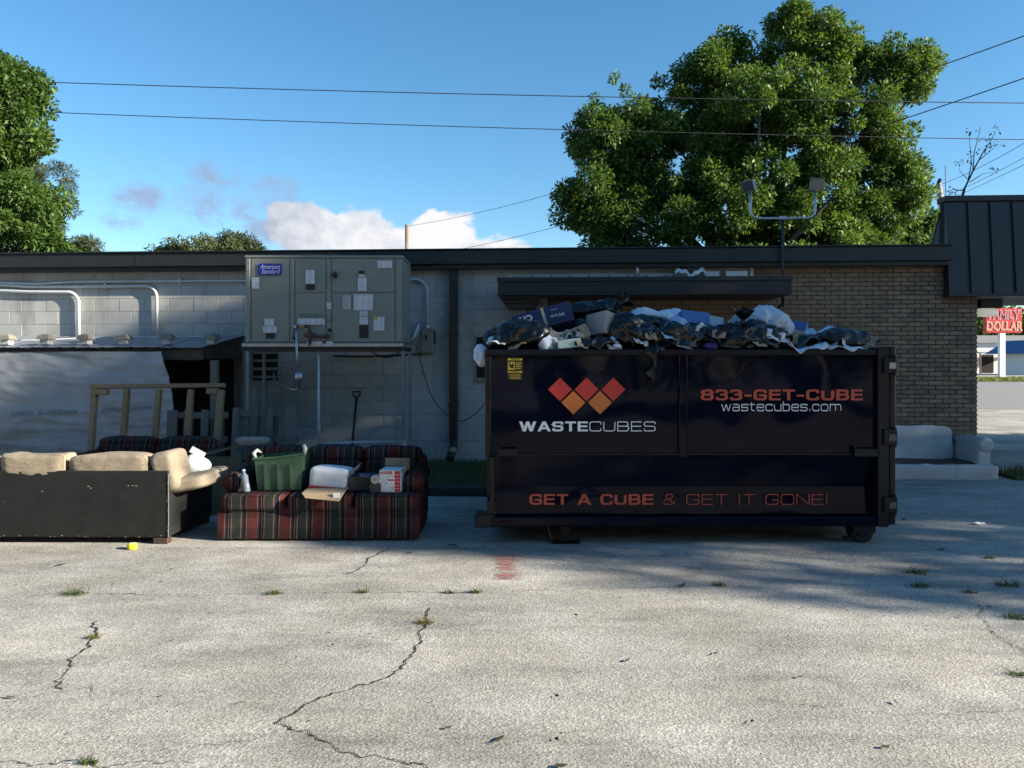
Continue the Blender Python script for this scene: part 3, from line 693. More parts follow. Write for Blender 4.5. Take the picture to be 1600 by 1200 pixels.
# wheel, jack leg, under-rails
s_ = DB(); cxw, czw, rw = DX(1351), DZ(833) , .105; czw = .105
s_.tube([(cxw, D0 + .03, czw), (cxw, D0 + .045, czw), (cxw, D0 + .15, czw), (cxw, D0 + .165, czw)], [rw - .02, rw, rw, rw - .02], 24); wh = s_.build('wheel', mat('wheel_rubber', (.012, .012, .012), .7, .3, 20, .3), smooth=False)
s_ = DB(); s_.tube([(cxw, D0 + .01, czw), (cxw, D0 + .032, czw)], [.045, .05], 14); s_.build('hub', M_navy2, wh)
s_ = DB(); s_.box((cxw - .10, D0 + .17, czw), (cxw + .10, D0 + .19, zb + .02)); s_.box((cxw - .1, D0 - .0, zb - .06), (cxw + .1, D0 + .168, zb + .01)); s_.build('wheel_bracket', M_navy2)
s_ = DB(); s_.cyl((DX(1351), D0 + DEP - .15, czw), (DX(1351), D0 + DEP - .03, czw), rw, 20); s_.build('wheel', M_navy2)
s_ = DB(); s_.box((DX(877), D0 + .02, .02), (DX(890), D0 + .10, zb + .01)); s_.box((DX(861), D0 - .0, .0), (DX(906), D0 + .12, .012)); s_.tube([(DX(855), D0 + .05, zb), (DX(863), D0 + .05, .01)], .008, 6); s_.tube([(DX(906), D0 + .05, .08), (DX(906), D0 + .05, .01)], .008, 6); s_.build('jack_leg', M_navy2)
s_ = DB(); s_.box((xl, D0 + .65, .05), (xr, D0 + .75, zb + .02)); s_.box((xl, D0 + 1.5, .0), (xr, D0 + 1.6, zb + .02)); s_.build('under_rail', M_dark)
# logo and lettering
def diamond(cx, cy, rx, ry, m):
    y = yu - .013 - Dloc.y
    return raw('logo_diamond', [Vector((DX(cx + a), y + Dloc.y, DZ(cy + b))) - Dloc for a, b in ((-rx, 0), (0, ry), (rx, 0), (0, -ry))], [(0, 1, 2, 3)], m, dp)
for cx in (875, 916.5, 958.5): diamond(cx, 608.5, 18.8, 18.6, M_red)
for cx in (895.8, 937.5): diamond(cx, 629, 18.8, 18.6, M_orange)
def dlet(text, pa, pb, ytop, ybot, m, yy, **k):
    return lettering('lettering', text, DX(pa) - Dloc.x, DX(pb) - Dloc.x, DZ(ybot), DZ(ytop) - DZ(ybot), yy - Dloc.y, m, dp, **k)
dlet('WASTECUBES', 811, 1025, 658.5, 674, M_letw, yu - .0125, weights=[.29] * 5 + [.09] * 5)
dlet('833-GET-CUBE', 1094.5, 1348, 608.5, 625.5, M_letr, yu - .0125, th=.29)
dlet('wastecubes.com', 1127, 1315, 627, 642.5, M_letw, yu - .0125, th=.10)
dlet('GET A CUBE & GET IT GONE!', 827, 1300, 774, 791, M_letr, D0 + .072, weights=[.28] * 10 + [.08] * 15)
rd = random.Random(21); V = []; Fc = []
for k in range(46):
    px, py = rd.uniform(775, 1360), rd.choice((rd.uniform(556, 706), rd.uniform(700, 708), rd.uniform(770, 804))); L_ = rd.uniform(.006, .07); a = rd.uniform(-.5, .5) + (1.57 if rd.random() < .25 else 0); t_ = rd.uniform(.0006, .002); yy = (yu if py < 709 else D0 + .082) - .0115; c = Vector((DX(px), yy, DZ(py))) - Dloc; dx, dz = math.cos(a) * L_ / 2, math.sin(a) * L_ / 2; b0_ = len(V)
    V += [c + Vector((-dx, 0, -dz)), c + Vector((0, 0, -t_)), c + Vector((dx, 0, dz)), c + Vector((0, 0, t_))]; Fc.append((b0_, b0_ + 1, b0_ + 2, b0_ + 3))
raw('paint_scratches', V, Fc, mat('scratched_paint', (.05, .05, .055), .7, .3, 30), dp)['kind'] = 'stuff'
# caution sticker
stx, stz = DX(793), DZ(558.5)
M_yel = mat('caution_yellow', (.62, .42, .03), .5, .08, 20); M_blk = mat('print_black', (.015, .015, .015), .6, .2, 20)
s_ = DB(); yy = yu - .012; s_.box((DX(792.5), yy - .001, DZ(593)), (DX(816.5), yy, DZ(559.5))); stk = s_.build('caution_sticker', M_blk)
s_ = DB(); s_.box((DX(793.5), yy - .0025, DZ(563)), (DX(816), yy - .0012, DZ(560))); s_.box((DX(793.5), yy - .0025, DZ(577.5)), (DX(804.5), yy - .0012, DZ(565.5))); s_.box((DX(793.5), yy - .0025, DZ(582.5)), (DX(816), yy - .0012, DZ(579.5)))
for k in range(4): s_.box((DX(806), yy - .0025, DZ(567.5 + 3 * k)), (DX(815.5 - (k % 2) * 2), yy - .0012, DZ(566 + 3 * k)))
for k in range(4): s_.box((DX(796), yy - .0025, DZ(585.5 + 2.2 * k)), (DX(813.5), yy - .0012, DZ(584.7 + 2.2 * k)))
s_.build('print', M_yel, stk)
s_ = DB(); s_.box((DX(796.5), yy - .0035, DZ(575)), (DX(803), yy - .0026, DZ(570))); s_.box((DX(795), yy - .0035, DZ(570.5)), (DX(797.5), yy - .0026, DZ(566.5))); s_.box((DX(800), yy - .0035, DZ(569.9)), (DX(802), yy - .0026, DZ(567.5))); s_.build('pictogram', M_blk, stk)
for a_ in ('CAUTION',):
    ftext('sticker_word', a_, M_blk, stk, Vector((DX(804.7), yy - .0036, DZ(561.5))) - Dloc, .017, bold=.0004); ftext('sticker_word', a_, M_blk, stk, Vector((DX(804.7), yy - .0036, DZ(581))) - Dloc, .017, bold=.0004)

# ------------------------------------------------------------------ air conditioner on its stand
AD = 10.48                                                         # front plane depth at its middle
def AL(px, py, off=0.): return W(px, py, AD + off)
ax0 = AL(383, 500).x; ax1 = AL(628, 500).x; az1 = AL(500, 399).z; az0 = AL(500, 536).z; adep = .82
Aloc = Vector(((ax0 + ax1) / 2, AD + adep / 2, az0))
ac = thing('air_conditioner', 'large grey-green packaged air conditioner raised on a steel stand', 'air conditioner', Aloc)
class AB(MB):
    def build(s, name, m, parent=ac, **k):
        for v in s.bm.verts: v.co -= Aloc
        return MB.build(s, name, m, parent, **k)
M_ac = mat('grey_green_enamel', (.215, .23, .205), .45, .07, 3, .05, 30); M_ac2 = mat('grey_green_enamel_b', (.195, .21, .187), .45, .07, 3, .05, 30)
M_black = mat('black_plastic', (.012, .012, .012), .5, .2, 10)
s_ = AB(); s_.box((ax0, AD + .012, az0), (ax1, AD + adep, az1 - .03), bev=.01); s_.build('cabinet', M_ac2)
s_ = AB(); s_.box((ax0 - .01, AD - .008, az1 - .035), (ax1 + .015, AD + adep + .01, az1), bev=.012, seg=2); s_.build('top_cover', M_ac)
def ap(a, b, c, d, nm='access_panel', y=.0, m=M_ac, bev=.006):
    s_ = AB(); s_.box((AL(a, 0).x, AD - y, AL(0, d).z), (AL(b, 0).x, AD + .0115, AL(0, c).z), bev=bev); return s_.build(nm, m)
ap(385, 391, 404, 534, 'corner_post', .012); ap(392.5, 452, 404, 534); ap(453.5, 459.5, 404, 534, 'corner_post', .006); ap(461, 509, 404, 456.5); ap(461, 509, 459, 534); ap(510.5, 517, 404, 534, 'corner_post', .006)
ap(518.5, 617, 404, 456.5); ap(518.5, 617, 459, 534); ap(618.5, 628, 404, 534, 'corner_post', .012)
# right side panels
s_ = AB(); s_.box((ax1 + .001, AD + .05, az0 + .02), (ax1 + .012, AD + .5, az1 - .05)); s_.build('side_panel', M_ac); s_ = AB(); s_.box((ax1 + .001, AD + .52, az0 + .02), (ax1 + .012, AD + adep - .03, az1 - .05)); s_.build('side_panel', M_ac)
s_ = AB(); s_.box((ax0 - .03, AD - .05, az0 - .055), (ax1 + .02, AD + adep + .02, az0 - .003), bev=.006); base = s_.build('base_rail', M_galv)
M_paper = mat('paper_label', (.62, .63, .66), .6, .05, 60); M_print = mat('print_grey', (.22, .23, .26), .7, .2, 50); M_blue = mat('badge_blue', (.015, .03, .30), .4, .05, 8)
def sticker(a, b, c, d, m=M_paper, lines=0, cols=1, y=.014, lm=M_print):
    s_ = AB(); s_.box((AL(a, 0).x, AD - y - .0015, AL(0, d).z), (AL(b, 0).x, AD - .013, AL(0, c).z)); o = s_.build('sticker', m)
    if lines:
        s_ = AB(); rd = random.Random(int(a * 7 + c))
        for cc in range(cols):
            xa = a + (b - a) * (cc + .1) / cols; xb = a + (b - a) * (cc + .92) / cols
            for l in range(lines):
                zz = c + (d - c) * (l + .5) / lines
                s_.box((AL(xa, 0).x, AD - y - .0028, AL(0, zz + .3).z), (AL(xa + (xb - xa) * rd.uniform(.6, 1), 0).x, AD - y - .0016, AL(0, zz - .3).z))
        s_.build('print', lm, o)
    return o
bdg = sticker(404.5, 440.5, 412, 430, M_blue)
for tx, py in (('American', 417.2), ('Standard', 424.6)):
    ftext('badge_word', tx, M_letw, bdg, Vector((AL(422.5, 0).x, AD - .0165, AL(0, py).z)) - Aloc, .088, sx=.78, shear=.3, bold=-.0008)
sticker(394, 405.5, 434, 451, M_paper, 3); sticker(414, 428.5, 498, 509, M_paper, 3); sticker(411.5, 433, 510, 520, M_paper, 4, 2); sticker(416, 430, 521, 529, M_blk)
sticker(478, 492, 422, 443.5, M_paper, 6); sticker(478.5, 492.5, 444.5, 453, M_blk); sticker(466, 508, 497.5, 507.5, M_paper, 4, 5)
for k in range(3): sticker(469 + k * 12.3, 480 + k * 12.3, 490, 497, mat('dull_green_label', (.13, .17, .155), .5, .1, 20))
sticker(511, 518, 472.5, 483, M_paper, 3); sticker(561, 569.5, 423, 428, M_blk); sticker(561, 570, 429, 433, M_paper, 1); sticker(559.5, 573, 434, 454.8, M_paper, 6)
sticker(590, 612.5, 407.5, 419, M_paper, 4, 2); sticker(535.5, 548.5, 461.5, 484, mat('aged_label', (.42, .42, .42), .6, .08, 40), 6); sticker(553, 583, 460, 485, M_paper, 8, 3)
sticker(562.5, 574.5, 486, 494, M_paper, 3, 1, lm=M_blue); sticker(562, 575, 495, 507, M_paper, 4); sticker(562, 576, 508, 528, M_blk); sticker(584, 601, 495.5, 517, M_paper, 7, 2)
sticker(584.6, 589.5, 496, 500.5, M_yel, y=.0175)
for a_, b_ in ((481, 533.5), (511, 533.5)): sticker(a_, a_ + (23 if a_ < 500 else 10), 533.6, 538.5, M_paper, 1, 2, y=.052)
for px, py, r_ in ((515.5, 516, .026), (459, 528, .018), (524, 430, .02)): 
    s_ = AB(); p = AL(px, py); s_.cyl((p.x, AD - .03, p.z), (p.x, AD, p.z), r_, 12); s_.build('knob', M_black)
s_ = AB(); p = AL(524, 430); s_.prism([(p.x - .045, p.z), (p.x, p.z + .05), (p.x + .03, p.z + .02), (p.x + .03, p.z - .02), (p.x, p.z - .05)], AD - .05, AD - .01); s_.build('latch', M_black)
s_ = AB(); s_.box((AL(512, 0).x, AD - .04, AL(0, 501.5).z), (AL(518, 0).x, AD - .007, AL(0, 491).z), bev=.005); s_.build('small_box', M_ac2)
# gas pipe: galvanised drop, rusty valve train
def at_(px, py, off=-.09): p = AL(px, py); return Vector((p.x, AD + off, p.z))
s_ = AB(); s_.tube([at_(466, 511), at_(483, 510.5), at_(486, 512), at_(487, 522)], .021, 8); s_.tube([at_(487, 518), at_(487, 537)], .024, 8); s_.tube([at_(487, 527), at_(514, 526), Vector((at_(514, 526).x, AD - .0, at_(514, 526).z))], .02, 8); s_.tube([at_(479, 524), at_(495, 524)], [.03, .03], 8); s_.tube([at_(511, 526), at_(518, 526)], .03, 8); s_.tube([at_(486, 537), at_(486, 541)], .012, 6); s_.build('gas_valve_pipe', M_rust, smooth=True)
s_ = AB(); s_.tube([at_(471, 511), at_(479, 510.5)], .026, 8); s_.build('valve_handle', mat('brass_yellow', (.30, .21, .06), .5, .2, 20))
s_ = AB(); s_.tube([at_(465.5, 513), at_(467, 550), at_(469.5, 582)], .016, 8); s_.tube([at_(464, 508), at_(465.5, 515)], .024, 8); gp = s_.build('gas_drop_pipe', M_galv, smooth=True)
s_ = AB(); c = at_(470, 589); s_.tube([c + Vector((0, 0, .06)), c + Vector((0, 0, .05)), c + Vector((0, 0, -.04)), c + Vector((0, 0, -.06)), c + Vector((0, 0, -.16))], [.03, .055, .06, .03, .018], 12); s_.build('regulator', M_galv, gp, smooth=True)
s_ = AB(); q0 = at_(471, 606); s_.tube([q0 + Vector((0, 0, .03)), q0, at_(462, 609), at_(440, 606, .2), at_(415, 600, .5), at_(403, 594, .7), at_(396, 583, .9)], .011, 6); s_.build('flexible_line', M_galv, gp, smooth=True)
st = thing('steel_stand', 'thin steel post stand carrying the air conditioner', 'stand', (Aloc.x, Aloc.y, 0))
for px, d in ((387, AD + .02), (630, AD + .02), (387, AD + adep - .1), (630, AD + adep - .1)):
    p = W(px if d < AD + .2 else px, 560, AD + .02); MB().box((p.x - .02 - Aloc.x, d - .02 - Aloc.y, .08), (p.x + .02 - Aloc.x, d + .02 - Aloc.y, az0 - .11)).build('leg', M_grey, st)
for d in (AD + .0, AD + adep - .12): MB().box((ax0 - .02 - Aloc.x, d - Aloc.y, az0 - .108), (ax1 + .03 - Aloc.x, d + .06 - Aloc.y, az0 - .057)).build('beam', M_fascia, st)
for xx in (ax0 + .0, ax1 - .05): MB().box((xx - Aloc.x, AD + .061 - Aloc.y, az0 - .10), (xx + .05 - Aloc.x, AD + adep - .122 - Aloc.y, az0 - .058)).build('beam', M_fascia, st)
# condensate pipe standing under the unit
p = W(498, 600, AD + .1); q_ = thing('drain_pipe', 'slim vertical pale pipe standing between unit and ground', 'pipe', (p.x, p.y, .08))
MB().tube([(0, 0, 0), (0, 0, az0 - .17), ], .019, 8).build('pipe', M_conduit, q_, True); MB().tube([(0, 0, .62), (0, 0, .68)], .026, 8).build('coupling', M_conduit, q_)
# electrical disconnect box, its conduit and cables on the block wall
ub0, zb1 = BL(659, 513, -.06); ub1, zb0 = BL(678, 553, -.06)
Eloc = BMW @ Vector((ub0, 0, zb0)); eb = thing('electrical_box', 'beige electrical disconnect box on the block wall beside the air unit', 'electrical box', Eloc, BYAW)
M_beige = mat('beige_enamel', (.20, .185, .15), .5, .15, 8)
MB().box((0, -.13, 0), (ub1 - ub0, -.004, zb1 - zb0), bev=.012).build('box', M_beige, eb); MB().box((.012, -.142, .03), (ub1 - ub0 - .012, -.131, zb1 - zb0 - .05), bev=.004).build('cover', M_beige, eb); MB().box((.07, -.155, .23), (.10, -.143, .29)).build('latch', M_black, eb)
MB().box((ub1 - ub0, -.10, .16), (ub1 - ub0 + .03, -.06, .36), bev=.008).build('lever', M_black, eb)
uA, zA = BL(640, 436, -.06); uC = BL(668, 450, -.06)[0] - ub0; zA -= zb0; r_ = .2
MB().tube([(uA - ub0 - .1, -.06, zA), (uC - r_, -.06, zA)] + arc((uC - r_, -.06, zA - r_), r_, 90, 0, 6) + [(uC, -.06, zb1 - zb0 - .005)], .024, 8).build('conduit', M_conduit, eb, True)
MB().tube([(uC, -.06, zb1 - zb0), (uC, -.06, zb1 - zb0 + .05)], .036, 8).build('fitting', M_conduit, eb)
for k, (dx, rr) in enumerate(((0, .03), (.03, .026), (-.02, .022))):
    pts = [(-.03 + dx, -.10, zb1 - zb0 + .06), (-.10 + dx, -.16, .25), (-.20 + dx, -.18 - k * .03, .14), (-.30 + dx, -.18, .2 + k * .05), (-.36, -.15, .36), (-.37, -.12, .46)]
    MB().tube(pts, rr, 8).build('flexible_cable', M_grey if k else M_conduit, eb, True)
def wallcurve(pts, v, r, name, label, cat, m=M_black):
    P = []
    for px, py in pts:
        u, z = BL(px, py, v); P.append(BMW @ Vector((u, v, z)))
    PP = []
    for i in range(len(P) - 1):
        a, b, c, d = P[max(i - 1, 0)], P[i], P[i + 1], P[min(i + 2, len(P) - 1)]
        for k in range(5):
            t = k / 5; PP.append(.5 * ((2 * b) + (c - a) * t + (2 * a - 5 * b + 4 * c - d) * t * t + (3 * b - a - 3 * c + d) * t ** 3))
    PP.append(P[-1])
    return tag(MB().tube(PP, r, 6).build(name, m, None, True), label, cat)
wallcurve([(650, 540), (656, 562), (664, 590), (675, 620), (692, 643), (705, 651), (722, 658), (745, 645), (757, 630)], -.15, .008, 'loose_cable', 'thin black cable looping down the wall past the downspout', 'cable')
wallcurve([(575, 545), (592, 556), (610, 558), (624, 550)], -.6, .010, 'hanging_cable', 'short black cable sagging under the air conditioner', 'cable')
wallcurve([(520, 556), (570, 557), (620, 555), (660, 553)], -.03, .016, 'wall_pipe', 'dark horizontal pipe on the wall below the air unit', 'pipe')
# shovel leaning on the wall
sh = thing('shovel', 'long dark D-handled shovel leaning on the block wall', 'shovel', BMW @ Vector((BL(550, 720, -.55)[0], -.55, .09)), BYAW)
u_, z_ = BL(557, 622, -.06); dx = u_ - BL(550, 720, -.55)[0]
tp = Vector((dx, .49, z_ - .09)); b0 = Vector((0, 0, .25))
MB().tube([b0, tp], .019, 8).build('shaft', M_black, sh, True)
MB().tube([tp, tp + Vector((-.055, .005, .05)), tp + Vector((-.06, .01, .10)), tp + Vector((.06, .01, .10)), tp + Vector((.055, .005, .05)), tp], .014, 6).build('grip', M_black, sh, True)
MB().prism([(-.10, .28), (-.11, .08), (-.06, .0), (.06, 0), (.11, .08), (.10, .28)], -.008, .008).build('blade', M_rust, sh)

# ------------------------------------------------------------------ lean-to shed
M_old = mat('weathered_wood', (.15, .14, .128), .9, .35, 3, .4, 40, stretch=(1, 1, .12)); M_oldh = mat('weathered_beam', (.06, .053, .047), .9, .35, 3, .4, 40, stretch=(.12, 1, 1))
M_tin = mat('roof_tin', (.26, .29, .325), .5, .16, 3, .08, 20, metal=.35)
sr = BL(385, 525, 0)[0]                                            # right end of the roof at the wall
sy = -1.42; zw = 2.04; ze = 1.835
shd = thing('lean_to_shed', 'low lean-to shed with corrugated tin roof against the block wall', 'shed', BMW @ Vector((sr, 0, 0)), BYAW)
sl = -5.6; ang = math.atan2(zw - ze, -sy)
def rz(y): return zw + (zw - ze) / (-sy) * y
rl = MB(); rl.box((sl, sy + .05, ze - .18), (-.06, sy + .10, ze - .025), bev=.004); rl.build('eave_beam', M_oldh, shd)
rl = MB()
rl.bm.faces.new([rl.bm.verts.new(v) for v in ((-.05, -.02, zw - .14), (-.05, sy + .1, ze - .15), (-.05, sy + .1, ze - .012), (-.05, -.02, zw - .012))]); rl.box((-.11, sy + .12, ze - .16), (-.052, -.03, ze - .05)); rl.build('end_rafter', M_oldh, shd)
pwid = .62; k = 0
while sl + k * pwid < -.05:
    xa = sl + k * pwid; xb = min(xa + pwid, 0) ; V = []; Fc = []; n = 24
    for i in range(n + 1):
        t = i / n; x = xa + (xb - xa) * t; h = .010 * max(0, math.cos((x - sl) / pwid * 2 * math.pi * 3)) ** 6 + (.004 if k % 2 else 0)
        for y in (-.012, sy * .5, sy - .03): V.append((x, y, rz(y) + h + .004 + .006 * fnoise((x, y, 0), 2, k)))
    for i in range(n):
        for q in range(2): Fc.append((3 * i + q, 3 * i + q + 1, 3 * i + q + 4, 3 * i + q + 3))
    o = raw('roof_sheet', V, Fc, M_tin, shd); so = o.modifiers.new('t', 'SOLIDIFY'); so.thickness = .004
    k += 1
# capped blocks along the eave
M_cap = mat('aged_cap', (.20, .185, .15), .9, .2, 14, .3); M_capb = mat('cap_base', (.42, .42, .41), .8, .12, 10)
for px, py in ((11, 533), (72, 533), (134, 530), (194, 527), (262, 524), (331, 520)):
    u, z = BL(px, py, sy + .2); u -= sr; y = sy + .2; zz = rz(y) + .018
    b_ = MB().box((u - .052, y - .06, zz), (u + .06, y + .06, zz + .07)).build('roof_cap', M_capb, shd)
    c_ = MB(); va = [c_.bm.verts.new((u + a * .095, y + b * .09, zz + .071)) for a, b in ((-1, -1), (1, -1), (1, 1), (-1, 1))]; vb = [c_.bm.verts.new((u + a * .075, y + b * .07, zz + .125)) for a, b in ((-1, -1), (1, -1), (1, 1), (-1, 1))]
    vc = [c_.bm.verts.new((u + a * .035, y + b * .03, zz + .15)) for a, b in ((-1, -1), (1, -1), (1, 1), (-1, 1))]
    for A_, B_ in ((va, vb), (vb, vc)):
        for i in range(4): c_.bm.faces.new((A_[i], A_[(i + 1) % 4], B_[(i + 1) % 4], B_[i]))
    c_.bm.faces.new(va); c_.bm.faces.new(vc); c_.build('cap_hood', M_cap, b_)
# white cord lying over the roof
P = []
for i in range(40):
    t = i / 39; u = -3.2 + 3.1 * t; y = sy * (.55 - .35 * math.sin(t * 2.6) + .05 * math.sin(t * 13)) - (.35 if t > .9 else 0) * (t - .9) * 8; P.append(BMW @ Vector((u + sr, y, rz(y) + .026)))
tag(MB().tube(P, .008, 5).build('roof_cord', M_white, None, True), 'thin white cord lying across the tin shed roof', 'cord')
# posts
for px, v in ((335, sy + .12), (60, sy + .12)):
    u = BL(px, 600, v)[0] - sr; MB().box((u - .05, v - .03, 0.08), (u + .05, v + .05, ze - .181)).build('post', M_old, shd)
MB().box((-.14, -.12, .08), (-.06, -.03, 1.9)).build('post', M_old, shd)
MB().box((sl, -.05, .09), (-.2, -.02, 1.7)).build('back_board', M_dark, shd)
# tarp of house-wrap sheeting hung along the shed front
M_tarp = mat('house_wrap', (.31, .322, .34), .55, .16, 2.5, .15, 12)
def tarp_w(u, z):
    w_ = z + .12 * noise.noise(Vector((u * .9, z * 1.5, 7)))
    return .05 * noise.noise(Vector((u * 1.1, w_ * 2.0, 1))) + .022 * (1 - abs(noise.noise(Vector((u * 1.3 + w_ * 2.2, w_ * 4 - u * .8, 4)))) * 2) + .012 * (1 - abs(noise.noise(Vector((u * 2.2 - w_ * 3, w_ * 10 + u * 1.5, 9)))) * 2) + .006 * noise.noise(Vector((u * 9, w_ * 14, 2)))
tv = sy + .02; uT = BL(268, 640, tv)[0]; V = []; Fc = []; nx, nz = 130, 90; ztop = ze - .06
for j_ in range(nz + 1):
    for i in range(nx + 1):
        tx, tz = i / nx, j_ / nz; ue = uT + (.10 * math.sin(tz * 3.1) - .22 * max(0, tz - .55) ** 1.2 * 1.2)
        u = -10.2 + (ue + 10.2) * tx; z = .12 + (ztop - .12) * tz
        d = tarp_w(u, z)
        d += .05 * math.sin(tz * math.pi) - .02
        e = max(0, tx - .93) / .07; d += e * e * .09
        V.append(BMW @ Vector((u, tv - .02 - d * .9, z)))
for j_ in range(nz):
    for i in range(nx): a = j_ * (nx + 1) + i; Fc.append((a, a + 1, a + nx + 2, a + nx + 1))
tarp = raw('tarp', V, Fc, M_tarp, None, True); tag(tarp, 'wrinkled pale grey house-wrap sheet hanging down the shed front', 'tarp')
so = tarp.modifiers.new('t', 'SOLIDIFY'); so.thickness = .003
M_tprint = mat('faded_print', (.20, .22, .25), .7, .2, 12)
def tarp_d(x, zz):
    tz = (zz - .12) / (ztop - .12)
    return tarp_w(x, zz) + .05 * math.sin(tz * math.pi) - .02
for word, px, py in (('ROOFING', 94, 644), ('&', 62, 645.5), ('SIDING', 34, 647), ('ROOFING', 235, 638), ('&', 203, 639.5), ('SIDING', 173, 641)):
    u, z = BL(px, py, tv - .09); o = ftext('tarp_lettering', word, M_tprint, None, (0, 0, 0), .10, sx=1.05)
    for v in o.data.vertices:
        x, zz = -v.co.x + u, v.co.z + z
        v.co = BMW @ Vector((x, tv - .02 - tarp_d(x, zz) * .9 - .012, zz))
    o.parent = tarp

# ------------------------------------------------------------------ wooden frame and pallets
M_pine = mat('dry_pine', (.23, .16, .095), .8, .25, 4, .3, 40, stretch=(1, 1, .12)); M_pineh = mat('dry_pine_h', (.23, .16, .095), .8, .25, 4, .3, 40, stretch=(.12, 1, 1))
fd = 9.55; pL = W(132, 740, fd); lean = Matrix.Rotation(R(-9), 4, 'X')
fr = thing('stud_panel', 'bare pine stud frame leaning in front of the tarp', 'timber', (W(235, 700, fd).x, fd - .2, .0), R(-2), rot=(R(-9), R(.4), R(-2)))
fx0, fx1 = W(139, 0, fd).x - W(235, 0, fd).x, W(347, 0, fd).x - W(235, 0, fd).x; fh = 1.335
def stud(a, b, w_=.062, nm='stud', m=M_pine, y=0.):
    a = Vector((a[0], y, a[1])); b = Vector((b[0], y, b[1])); d = b - a; L_ = d.length; th = math.atan2(d.x, d.z)
    M_ = Matrix.Translation(a) @ Matrix.Rotation(th, 4, 'Y')
    return MB().box((-w_ / 2, -.02, 0), (w_ / 2, .05, L_), M=M_, bev=.003).build(nm, m, fr)
wt = fx1 - fx0
stud((fx0 - .02, fh), (fx1 + .02, fh + .03), .05, 'top_rail', M_pineh)
for tx, bx_ in ((.01, .045), (.255, .28), (.50, .515), (.745, .755), (.975, .98)):
    stud((fx0 + bx_ * wt, .0), (fx0 + tx * wt + .02, fh - .027 + .0), .062 if tx < .9 else .075, y=.0)
stud((fx0 + .06, fh - .07), (fx0 + .21, fh - .068), .07, 'corner_block', M_pineh, y=-.022); stud((fx1 - .19, fh - .05), (fx1 - .06, fh - .048), .07, 'corner_block', M_pineh, y=-.022)
stud((fx0 - .07, .03), (fx1 - .05, .03), .05, 'bottom_rail', M_pineh, y=.004)
def pallet(px0, px1, py, d, label, xs, rzz=0., hgt=None):
    x0_, x1_ = W(px0, 0, d).x, W(px1, 0, d).x; zt = W(0, py, d).z
    pr = thing('pallet', label, 'pallet', ((x0_ + x1_) / 2, d, .08), rzz, 'pallets stood on edge by the shed', rot=(R(-5), 0, rzz)); wd = x1_ - x0_; h = zt - .08
    for z in (.10, h * .5, h - .12): MB().box((-wd / 2, .022, z), (wd / 2, .06, z + .085)).build('stringer', M_old, pr)
    rd = random.Random(px0)
    for f_, w_ in xs:
        xx = -wd / 2 + f_ * wd; MB().box((xx, -.0, rd.uniform(0, .02)), (xx + w_, .02, h + rd.uniform(-.01, .012)), M=Matrix.Rotation(rd.uniform(-.02, .02), 4, 'Y'), bev=.002).build('slat', M_old, pr)
    for f_ in (.04, .3, .56, .82): MB().box((-wd / 2 + f_ * wd, .062, .0), (-wd / 2 + f_ * wd + .09, .08, h - .02)).build('slat', M_old, pr)
pallet(361, 464, 637, 10.35, 'grey weathered pallet standing on edge with one wide end slat', [(.0, .08), (.24, .085), (.47, .085), (.72, .13)] if False else [(-.02, .09), (.26, .085), (.53, .085), (.80, .145)])
pallet(257, 352, 640, 10.45, 'dark weathered pallet standing on edge behind the pine frame', [(.0, .14), (.27, .09), (.56, .10), (.8, .09)])

